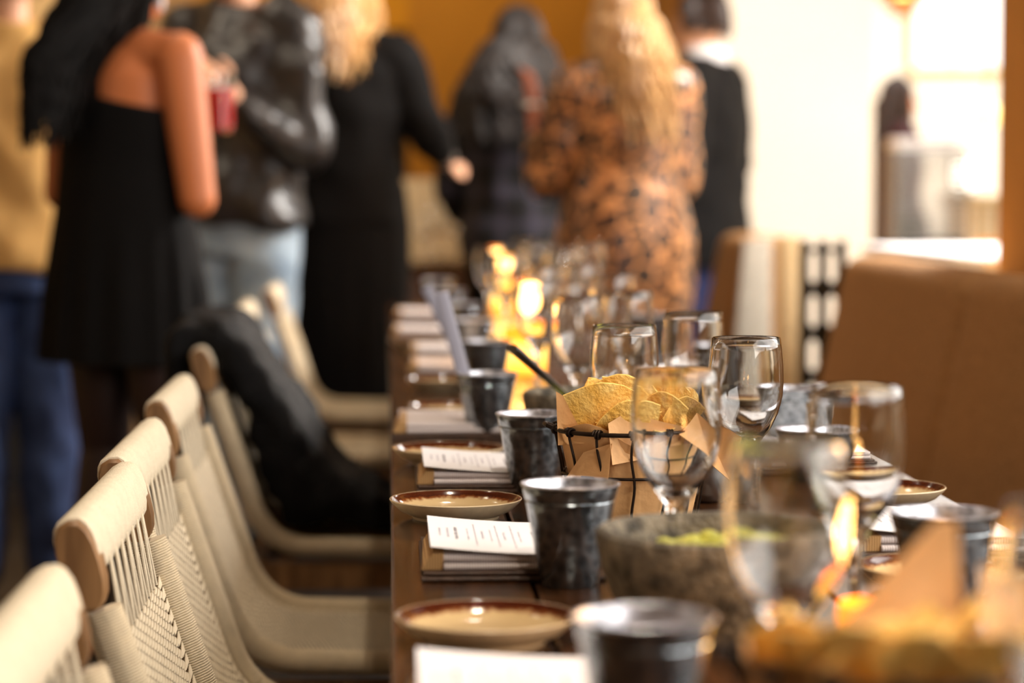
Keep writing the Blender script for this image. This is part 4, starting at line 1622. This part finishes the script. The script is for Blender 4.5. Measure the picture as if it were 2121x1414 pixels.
def hair(root, J, m, z_end, n=170, spread=0.05, wave=0.008, back=0.0, arc=112, r=0.0065, seed=1, shift=0.0, name='hair', ragged=0.05, gather=None):
    rnd = random.Random(seed)
    h, s = J['head'], J['s']
    mb = MB()
    # cap
    rs = []
    for i in range(9):
        t = i / 8
        el = PI / 2 - t * PI * 0.62
        ring = []
        for j in range(24):
            a = 2 * PI * j / 24
            fr = max(0.0, math.sin(a))
            e2 = el + fr * t * 0.95
            ring.append((h.x + 0.080 * s * math.cos(e2) * math.cos(a), h.y + (0.103 * s) * math.cos(e2) * math.sin(a), h.z + 0.010 + 0.114 * s * math.sin(e2)))
        rs.append(ring)
    mb.rings(rs)
    for i in range(n):
        ph = R(rnd.uniform(-arc, arc))
        q = rnd.uniform(0.25, 1.0)
        dx, dy = math.sin(ph), -math.cos(ph)
        ze = z_end + rnd.uniform(-ragged, ragged) + 0.06 * (abs(ph) / PI) ** 2
        pts, rr = [], []
        top = h.z + 0.118 * s
        wp = rnd.uniform(0, 6.28)
        n1, n2 = 5, 9
        for k in range(n1):
            t = k / (n1 - 1)
            el = PI / 2 * (1 - t) * q + PI / 2 * (1 - q) * 0.6 * (1 - t)
            rad = 1.04
            pts.append(Vector((h.x + dx * 0.083 * s * math.cos(el) * rad, h.y + dy * 0.106 * s * math.cos(el) * rad, h.z + 0.02 + 0.112 * s * math.sin(el) * rad)))
            rr.append(r * 1.0)
        p0 = pts[-1]
        for k in range(1, n2 + 1):
            t = k / n2
            z = p0.z + (ze - p0.z) * t
            out = spread * t ** 0.8
            sh_ = 0.0
            bx_, by_ = p0.x, p0.y
            if gather:
                g_ = min(1.0, t * 1.4) ** 1.4
                bx_ += (gather[0] + 0.35 * (p0.x - h.x) - p0.x) * g_
                by_ += (gather[1] + 0.4 * (p0.y - h.y) - p0.y) * g_ * 0.6
            pts.append(Vector((bx_ + dx * out + shift * t + wave * math.sin(9 * t * (1 + wave * 10) + wp), by_ + dy * (out * 0.7) - (0.045 + back) * t ** 0.7 * max(0.15, -dy) + wave * math.cos(8 * t + wp), z)))
            rr.append(r * (1.0 if t < 0.75 else 1.0 - 0.75 * (t - 0.75) / 0.25))
        mb.tube(pts, rr, 5)
    return mb.build(name, m, root)


def person(px, Y, H, yaw, female, label, pose=None, zref=1.3):
    root = thing('person', label, 'person', (PX(px, Y, zref), Y, 0), R(yaw))
    return root, joints(H, female, pose or {})


# woman in the black one-shoulder dress
root, J = person(262, 5.65, 1.72, -35, True, 'person with long black hair in a black one shoulder dress, holding a red drink',
                 {'elR': (0.225, -0.02, 1.075), 'wrR': (0.066, 0.168, 1.205), 'elL': (-0.22, 0.02, 1.09), 'wrL': (-0.15, 0.20, 1.08)})
J['arm'] = 1.18
body(root, J, M['skin_tan'])
dress(root, 'dress', M['black_cloth'], [(-0.01, 0, 0.702, 0.222, 0.175), (-0.01, 0, 0.86, 0.208, 0.160), (-0.01, 0, 1.02, 0.184, 0.140), (-0.008, 0.0, 1.06, 0.180, 0.134), (-0.01, 0.004, 1.16, 0.170, 0.126), (-0.005, 0.008, 1.25, 0.172, 0.128), (-0.004, 0.008, 1.305, 0.174, 0.126), (-0.006, 0.008, 1.31, 0.165, 0.118)], (1.05, 0.035), slant=0.22)
for nm in ('L', 'R'):
    MB().capsule(J['hip' + nm] + Vector((0, 0, -0.10)), J['kn' + nm], 0.092, 0.060, 16).capsule(J['kn' + nm], J['kn' + nm].lerp(J['an' + nm], 0.35) + Vector((0, -0.012, 0)), 0.060, 0.059, 14).capsule(J['kn' + nm].lerp(J['an' + nm], 0.35) + Vector((0, -0.012, 0)), J['an' + nm], 0.059, 0.040, 14).build('leg_cover', mat('sheer dark stocking', (44, 20, 12), 0.6), root)  # dark shells added over the skin to darken the legs
mb = MB()
mb.tube([(-0.14, -0.10, 1.30), (-0.155, -0.075, 1.40), (-0.13, -0.02, 1.462), (-0.14, 0.05, 1.42), (-0.14, 0.11, 1.30)], [0.045, 0.034, 0.028, 0.034, 0.045], 10, flat=0.4)
mb.build('shoulder_strap', M['black_cloth'], root)
hair(root, J, M['hair_black'], 1.27, 260, 0.03, 0.012, 0.05, 105, 0.008, 3, gather=(-0.060, -0.14), ragged=0.09)
MB().ell(J['head'] + Vector((0.083, 0.0, -0.075)), (0.009, 0.009, 0.022), 10, 8).build('earring', M['white_cloth'], root)
# her drink
dx_, dy_, dz_ = 0.215, 0.30, 1.235
g = thing('drink_glass', 'clear glass of red iced drink held by the woman in the one shoulder dress', 'glass',
          (PX(455, 5.80, 1.3), 5.80, 1.232))
MB().lathe([(0.0, 0.0), (0.028, 0.0), (0.031, 0.004), (0.037, 0.145), (0.0355, 0.145), (0.0295, 0.010), (0.0, 0.010)], 32).build('tumbler_glass', M['glass'], g)
MB().lathe([(0.0, 0.0095), (0.0297, 0.0098), (0.0343, 0.105), (0.0, 0.105)], 32).build('drink', mat('red drink', (214, 20, 30), 0.15), g)
for k in range(4):
    MB().box((0.012 * math.cos(k * 1.7), 0.012 * math.sin(k * 1.7), 0.109 + 0.004 * (k % 2)), (0.018, 0.018, 0.018), k).build('ice_cube', M['glass'], g, bevel=0.002)

# man in the tan shirt, far left
root, J = person(20, 6.5, 1.80, 12, False, 'person in a tan shirt and blue jeans at the left edge')
body(root, J, M['skin_pale'])
garment_top(root, 'shirt', M['tan_shirt'], J, 0.88, 1.6, 0.03, 0.02, 0.02, seed=3)
trousers(root, M['jeans_dark'], J, loose=0.03)
hair(root, J, M['hair_dark'], J['head'].z - 0.06, 70, 0.0, 0.003, -0.045, 110, 0.007, 5, ragged=0.02)

# man in the dark leather jacket
root, J = person(495, 7.50, 1.95, 150, False, 'person in a dark grey leather jacket and light blue jeans',
                 {'elL': (-0.27, 0.06, 1.20), 'wrL': (-0.16, 0.26, 1.36), 'elR': (0.27, 0.03, 1.16), 'wrR': (0.20, 0.20, 0.98)})
body(root, J, M['skin_pale'])
garment_top(root, 'leather_jacket', M['leather_jacket'], J, 0.98, 1.92, 0.024, 0.012, 0.034, seed=7)
MB().tube([(0.068 * math.cos(2 * PI * i / 24), -0.004 + 0.066 * math.sin(2 * PI * i / 24), 1.555 + 0.012 * math.sin(2 * PI * i / 24)) for i in range(24)], 0.02, 8, loop=True).build('jacket_collar', M['black_cloth'], root)
MB().span(-0.004, 0.004, 0.150, 0.158, 1.0, 1.5).build('zip', M['steel_dark'], root, smooth=False)
trousers(root, M['jeans_light'], J)
hair(root, J, M['hair_dark'], J['head'].z - 0.05, 70, 0.0, 0.003, -0.045, 110, 0.007, 5, ragged=0.02)

# blonde woman in the long black dress
root, J = person(712, 7.85, 1.86, -6, True, 'person with long blonde hair in a long loose black dress, seen from behind',
                 {'elR': (0.275, 0.02, 1.265), 'wrR': (0.315, 0.17, 1.20), 'elL': (-0.20, 0.06, 1.20), 'wrL': (-0.10, 0.24, 1.24)})
body(root, J, M['skin_pale'])
garment_top(root, 'dress_top', M['black_cloth'], J, 0.98, 1.75, 0.026, 0.015, 0.014, seed=11, collar=False)
dress(root, 'dress_skirt', M['black_cloth'], [(0.0, 0, 0.40, 0.185, 0.16), (0.0, 0, 0.62, 0.19, 0.165), (0.0, 0, 0.80, 0.21, 0.17), (0.0, 0, 0.98, 0.215, 0.165), (0, 0, 1.10, 0.20, 0.15), (0, 0, 1.14, 0.18, 0.13)], (0.98, 0.02))
hair(root, J, M['hair_blonde'], 1.52, 230, 0.045, 0.012, 0.03, 120, 0.008, 8, -0.02, ragged=0.10)
MB().tube([(J['wrR'].x + 0.030 * math.cos(2 * PI * i / 20), J['wrR'].y, J['wrR'].z + 0.030 * math.sin(2 * PI * i / 20)) for i in range(20)], 0.006, 6, loop=True).build('bracelet', M['steel'], root)
for sg in (-1, 1):
    an = J['anR' if sg > 0 else 'anL']
    MB().capsule(an + Vector((0, -0.03, -0.03)), an + Vector((0, 0.16, -0.045)), 0.042, 0.032, 12).build('shoe', M['black_metal'], root)
    MB().capsule(J['knR' if sg > 0 else 'knL'], an, 0.064, 0.046, 14).build('leg_cover', M['black_cloth'], root)

# woman with curly greying hair in the plaid shirt
root, J = person(1070, 8.55, 1.72, -14, True, 'person with dark greying curly hair in a dark plaid shirt',
                 {'elL': (-0.24, 0.04, 1.10), 'wrL': (-0.24, 0.20, 1.00)})
body(root, J, M['skin_brown'])
garment_top(root, 'plaid_shirt', M['plaid'], J, 0.86, 1.9, 0.035, 0.02, 0.014, seed=13)
trousers(root, M['suit'], J, 'trousers')
hair(root, J, M['hair_curl'], 1.33, 240, 0.10, 0.022, 0.05, 115, 0.010, 9, -0.02, ragged=0.08)

# woman in the leopard print dress
root, J = person(1295, 7.47, 1.73, 14, True, 'person with long light brown hair in a leopard print dress',
                 {'elL': (-0.245, 0.05, 1.125), 'wrL': (-0.235, 0.20, 1.37), 'elR': (0.20, 0.04, 1.13), 'wrR': (0.13, 0.20, 0.96)})
body(root, J, M['skin_brown'])
garment_top(root, 'dress_top', M['leopard'], J, 0.96, 1.45, 0.026, 0.01, 0.012, seed=17, collar=False)
dress(root, 'dress_skirt', M['leopard'], [(0.0, 0, 0.36, 0.165, 0.15), (0.0, 0, 0.60, 0.195, 0.165), (0.0, 0, 0.80, 0.222, 0.175), (0.0, 0, 0.95, 0.222, 0.17), (0, 0, 1.08, 0.19, 0.145), (0, 0, 1.16, 0.17, 0.125)], (0.95, 0.012))
hair(root, J, M['hair_brown'], 1.34, 240, 0.045, 0.014, 0.03, 118, 0.008, 21, 0.03, ragged=0.12)
MB().tube([J['wrL'] + Vector((0.031 * math.cos(2 * PI * i / 20), 0.031 * math.sin(2 * PI * i / 20), -0.01)) for i in range(20)], 0.008, 8, loop=True).build('bracelet', M['steel'], root)
for nm in ('L', 'R'):
    MB().capsule(J['an' + nm] + Vector((0, -0.03, -0.03)), J['an' + nm] + Vector((0, 0.16, -0.045)), 0.042, 0.032, 12).build('shoe', M['black_metal'], root)

# man in the charcoal jacket by the column
root, J = person(1462, 9.25, 1.86, 62, False, 'person in a charcoal jacket with a white collar beside the cream column')
body(root, J, M['skin_pale'])
garment_top(root, 'jacket', M['suit'], J, 0.80, 1.95, 0.036, 0.012, 0.016, seed=23)
MB().lathe([(0.094, 1.545), (0.092, 1.585), (0.072, 1.640), (0.066, 1.640), (0.080, 1.585), (0.084, 1.545)], 24).build('shirt_collar', M['white_cloth'], root)
trousers(root, M['jeans_navy'], J)
hair(root, J, M['hair_dark'], J['head'].z - 0.05, 80, 0.0, 0.003, -0.045, 112, 0.008, 25, ragged=0.02)

# woman far away in the bright room
root, J = person(1852, 12.4, 1.66, -78, True, 'person in a dark maroon top standing in the bright room')
body(root, J, M['skin_tan'])
garment_top(root, 'blouse', M['maroon'], J, 0.82, 1.9, 0.025, 0.01, 0.012, seed=29)
trousers(root, M['suit'], J, 'trousers')
hair(root, J, M['hair_dark'], 1.30, 150, 0.03, 0.006, 0.03, 108, 0.008, 27, ragged=0.05)

# ------------------------------------------------------------------ far side of the room
Yt = 9.5
sb0, sb1 = PX(780, Yt, 0.8), PX(1010, Yt, 0.8)
sd = thing('sideboard', 'dark wooden sideboard with glassware behind the table end', 'sideboard', ((sb0 + sb1) / 2, Yt + 0.2, 0))
hw = (sb1 - sb0) / 2
MB().span(-hw - 0.02, hw + 0.02, -0.22, 0.22, 0.775, 0.80).build('top', M['table_wood'], sd, bevel=0.004)
MB().span(-hw, hw, -0.19, 0.2, 0.0, 0.775).build('body', M['table_wood'], sd, smooth=False)
for k in range(2):
    MB().span(-hw + 0.01 + k * hw, -0.01 + k * hw, -0.206, -0.19, 0.10, 0.76).build('door', M['table_wood'], sd, bevel=0.003)
labs = ['far left', 'second', 'middle', 'fourth', 'far right']
for k, (px, dy, hgt) in enumerate(((882, -0.06, 1.1), (925, 0.06, 1.25), (952, -0.08, 1.2), (978, 0.05, 1.15), (905, 0.12, 1.3))):
    o = dup(gob0, (PX(px, Yt + 0.2 + dy, 0.9), Yt + 0.2 + dy, 0.80), 0, 'empty looking goblet on the dark sideboard, %s of five' % labs[k], 'goblets on the sideboard', (1.1, 1.1, hgt))
pl_ = MB().span(-0.30, 0.30, -0.06, 0.06, 0.0, 1.14)  # beige panel added in place of a warm uplight on the wall
o = pl_.build('beige_wall_panel', M['beige_fabric'], bevel=0.02)
o.location = (PX(925, 10.6, 0.9), 10.6, 0)
tag(o, 'beige panel added for the lamp-lit wall behind the dark sideboard', 'partition')

# wall sconce between the leather jacket and the blonde hair
wl = thing('wall_lamp', 'small white wall lamp beside the leather jacket', 'lamp', (PX(552, 12.9, 1.95), 12.9, 1.88))
MB().lathe([(0.062, 0.0), (0.070, 0.0), (0.055, 0.17), (0.047, 0.17)], 24).build('lamp_shade', emit('lit white shade', (255, 244, 220), 1.6), wl)
MB().tube([(0, 0, 0.02), (0, 0, 0.12)], 0.012, 10).build('bulb_holder', M['metal_dark'], wl)
MB().tube([(0, 0, 0.03), (0, 0.12, 0.0), (0, 0.29, 0.0)], 0.008, 8).build('bracket', M['metal_dark'], wl)

# bright room: wire trolley, counter, lamps, rattan chair
Yr = 10.8
r0, r1 = PX(1842, Yr, 1.1), PX(1985, Yr, 1.1)
tr = thing('wire_trolley', 'wire trolley with white linen on top in the bright room', 'trolley', ((r0 + r1) / 2, Yr, 0))
rw = (r1 - r0) / 2
zt, zb_ = 1.105 + (386 - 312) * Yr / FPX, 1.105 - (492 - 386) * Yr / FPX
for sx in (-1, 1):
    for sy in (-1, 1):
        MB().tube([(sx * rw, sy * 0.14, 0.0), (sx * rw, sy * 0.14, zt)], 0.009, 8).build('post', M['steel_dark'], tr)
nw = 15
for k in range(nw):
    z = zb_ + (zt - zb_) * k / (nw - 1)
    MB().tube([(-rw, -0.14, z), (rw, -0.14, z), (rw, 0.14, z), (-rw, 0.14, z)], 0.0075, 6, loop=True).build('wire', M['steel_dark'], tr)
MB().span(-rw, rw, -0.14, 0.14, zb_ - 0.03, zb_ - 0.012).build('tray', M['black_metal'], tr, smooth=False)
for k in range(3):
    o = MB().box((0, 0, 0), (0.10, 0.2, 0.05)).build('folded_linen', M['white_cloth'], bevel=0.018, bseg=3)
    o.location = ((r0 + r1) / 2 - 0.105 + 0.105 * k, Yr, zt + 0.03)
    tag(o, ('left', 'middle', 'right')[k] + ' stack of folded white linen on the wire trolley', 'linen', 'linen on the trolley')
bs = MB().lathe([(0.0, 0.0), (0.055, 0.0), (0.075, 0.10), (0.070, 0.10), (0.05, 0.01), (0.0, 0.01)], 24).build('dark_basket', M['metal_dark'])
bs.location = (PX(1880, Yr, 1.1), Yr, zb_ + 0.004 - 0.012)
tag(bs, 'dark tapered container standing inside the wire trolley', 'container')

Yc = 11.6
c0_, c1_ = PX(1985, Yc, 1.0), PX(2200, Yc, 1.0)
zc_ = 1.105 - (405 - 386) * Yc / FPX
ct = thing('slatted_counter', 'pale slatted counter under the round lamp in the bright room', 'counter', ((c0_ + c1_) / 2, Yc, 0))
cw = (c1_ - c0_) / 2
MB().span(-cw - 0.02, cw, -0.3, 0.3, zc_ - 0.04, zc_).build('top', M['beige_fabric'], ct, bevel=0.005)
MB().span(-cw, cw, -0.24, 0.28, 0.02, zc_ - 0.04).build('body', M['white_wall'], ct, smooth=False)
for k in range(9):
    x = -cw + cw * 2 * (k + 0.5) / 9
    MB().span(x - 0.018, x + 0.018, -0.262, -0.24, 0.05, zc_ - 0.05).build('slat', M['beige_fabric'], ct, smooth=False)


def globe_lamp(px, Y, py, rad, label, stand, color, stren):
    z = 1.105 + (386 - py) * Y / FPX
    t = thing('globe_lamp', label, 'lamp', (PX(px, Y, z), Y, z))
    MB().ell((0, 0, 0), (rad, rad, rad * 0.95), 24, 14).build('globe', emit('lit globe ' + label[:9], color, stren), t)
    if stand:
        MB().lathe([(0.0, -rad - 0.03), (0.05, -rad - 0.03), (0.05, -rad - 0.02), (0.015, -rad - 0.012), (0.03, -rad * 0.9), (0.0, -rad * 0.9)], 18).build('base', M['metal_dark'], t)
    else:
        MB().tube([(0, 0, rad * 0.9), (0, 0, 3.04 - z)], 0.006, 6).build('cord', M['metal_dark'], t)
    return t


globe_lamp(2003, 11.45, 362, 0.075, 'glowing white globe lamp standing on the slatted counter', True, (255, 250, 238), 3.0)
globe_lamp(2045, 12.6, 238, 0.072, 'warm globe pendant hanging near the brown pier', False, (255, 226, 150), 2.0)

# amber rattan pendant at the top edge
Yp = 12.0
zp = 1.105 + 386 * Yp / FPX
pn = thing('rattan_pendant', 'amber rattan pendant shade at the top of the bright doorway', 'lamp', (PX(1870, Yp, 2.0), Yp, zp))
for k in range(7):
    t = k / 6
    rad = 0.05 + 0.09 * math.sin(t * PI * 0.6)
    MB().tube([(rad * math.cos(2 * PI * i / 26), rad * math.sin(2 * PI * i / 26), -0.07 + 0.20 * t) for i in range(26)], 0.010, 7, loop=True).build('rattan_hoop', M['rattan'], pn)
MB().ell((0, 0, 0.05), (0.04, 0.04, 0.055), 16, 10).build('bulb', emit('pendant bulb', (255, 200, 110), 6.0), pn)
MB().tube([(0, 0, 0.10), (0, 0, 3.04 - zp)], 0.006, 6).build('cord', M['metal_dark'], pn)

# rattan chair back
Yq = 9.2
rc = thing('rattan_chair', 'orange rattan chair back behind the white counter', 'chair', (PX(2045, Yq, 0.9), Yq, 0))
zq = 1.105 - (500 - 386) * Yq / FPX
for rr_, nm in ((0.10, 'outer_hoop'), (0.075, 'inner_hoop')):
    MB().tube([(rr_ * math.cos(PI * i / 16), 0, zq - 0.10 + rr_ * math.sin(PI * i / 16)) for i in range(17)], 0.008, 8).build(nm, M['rattan'], rc)
for sx in (-1, 1):
    MB().tube([(sx * 0.10, 0, zq - 0.10), (sx * 0.13, 0, 0.45), (sx * 0.15, -0.02, 0.0)], 0.011, 8).build('leg', M['rattan'], rc)
    MB().tube([(sx * 0.13, 0.34, 0.45), (sx * 0.15, 0.37, 0.0)], 0.011, 8).build('leg', M['rattan'], rc)
MB().lathe([(0.0, 0.43), (0.19, 0.43), (0.20, 0.445), (0.19, 0.46), (0.0, 0.46)], 28, (0, 0.18, 0)).build('seat', M['rattan'], rc)

# ceiling downlights above the table and the guests
dl = None
for k, (x, y, e_) in enumerate(((0.20, 0.85, 42), (0.30, 2.3, 34), (0.30, 4.6, 16), (0.30, 6.3, 14), (-0.9, 3.6, 5), (-0.9, 5.2, 9), (0.9, 7.2, 12), (-0.5, 6.6, 12), (-0.2, 9.0, 10))):
    t = thing('ceiling_downlight', 'recessed warm ceiling downlight', 'lamp', (x, y, 3.045), 0, 'ceiling downlights')
    MB().tube([(0.075 * math.cos(2 * PI * i / 28), 0.075 * math.sin(2 * PI * i / 28), -0.004) for i in range(28)], 0.008, 8, loop=True).build('trim_ring', M['metal_dark'], t)
    d = bpy.data.lights.new('downlight', 'AREA')
    d.shape = 'DISK'
    d.size = 0.06
    d.energy = e_ * 0.3
    d.color = (1.0, 0.86, 0.68)
    d.spread = R(120)
    o = bpy.data.objects.new('downlight', d)
    o.location = (0, 0, -0.015)
    o.parent = t
    COL.objects.link(o)
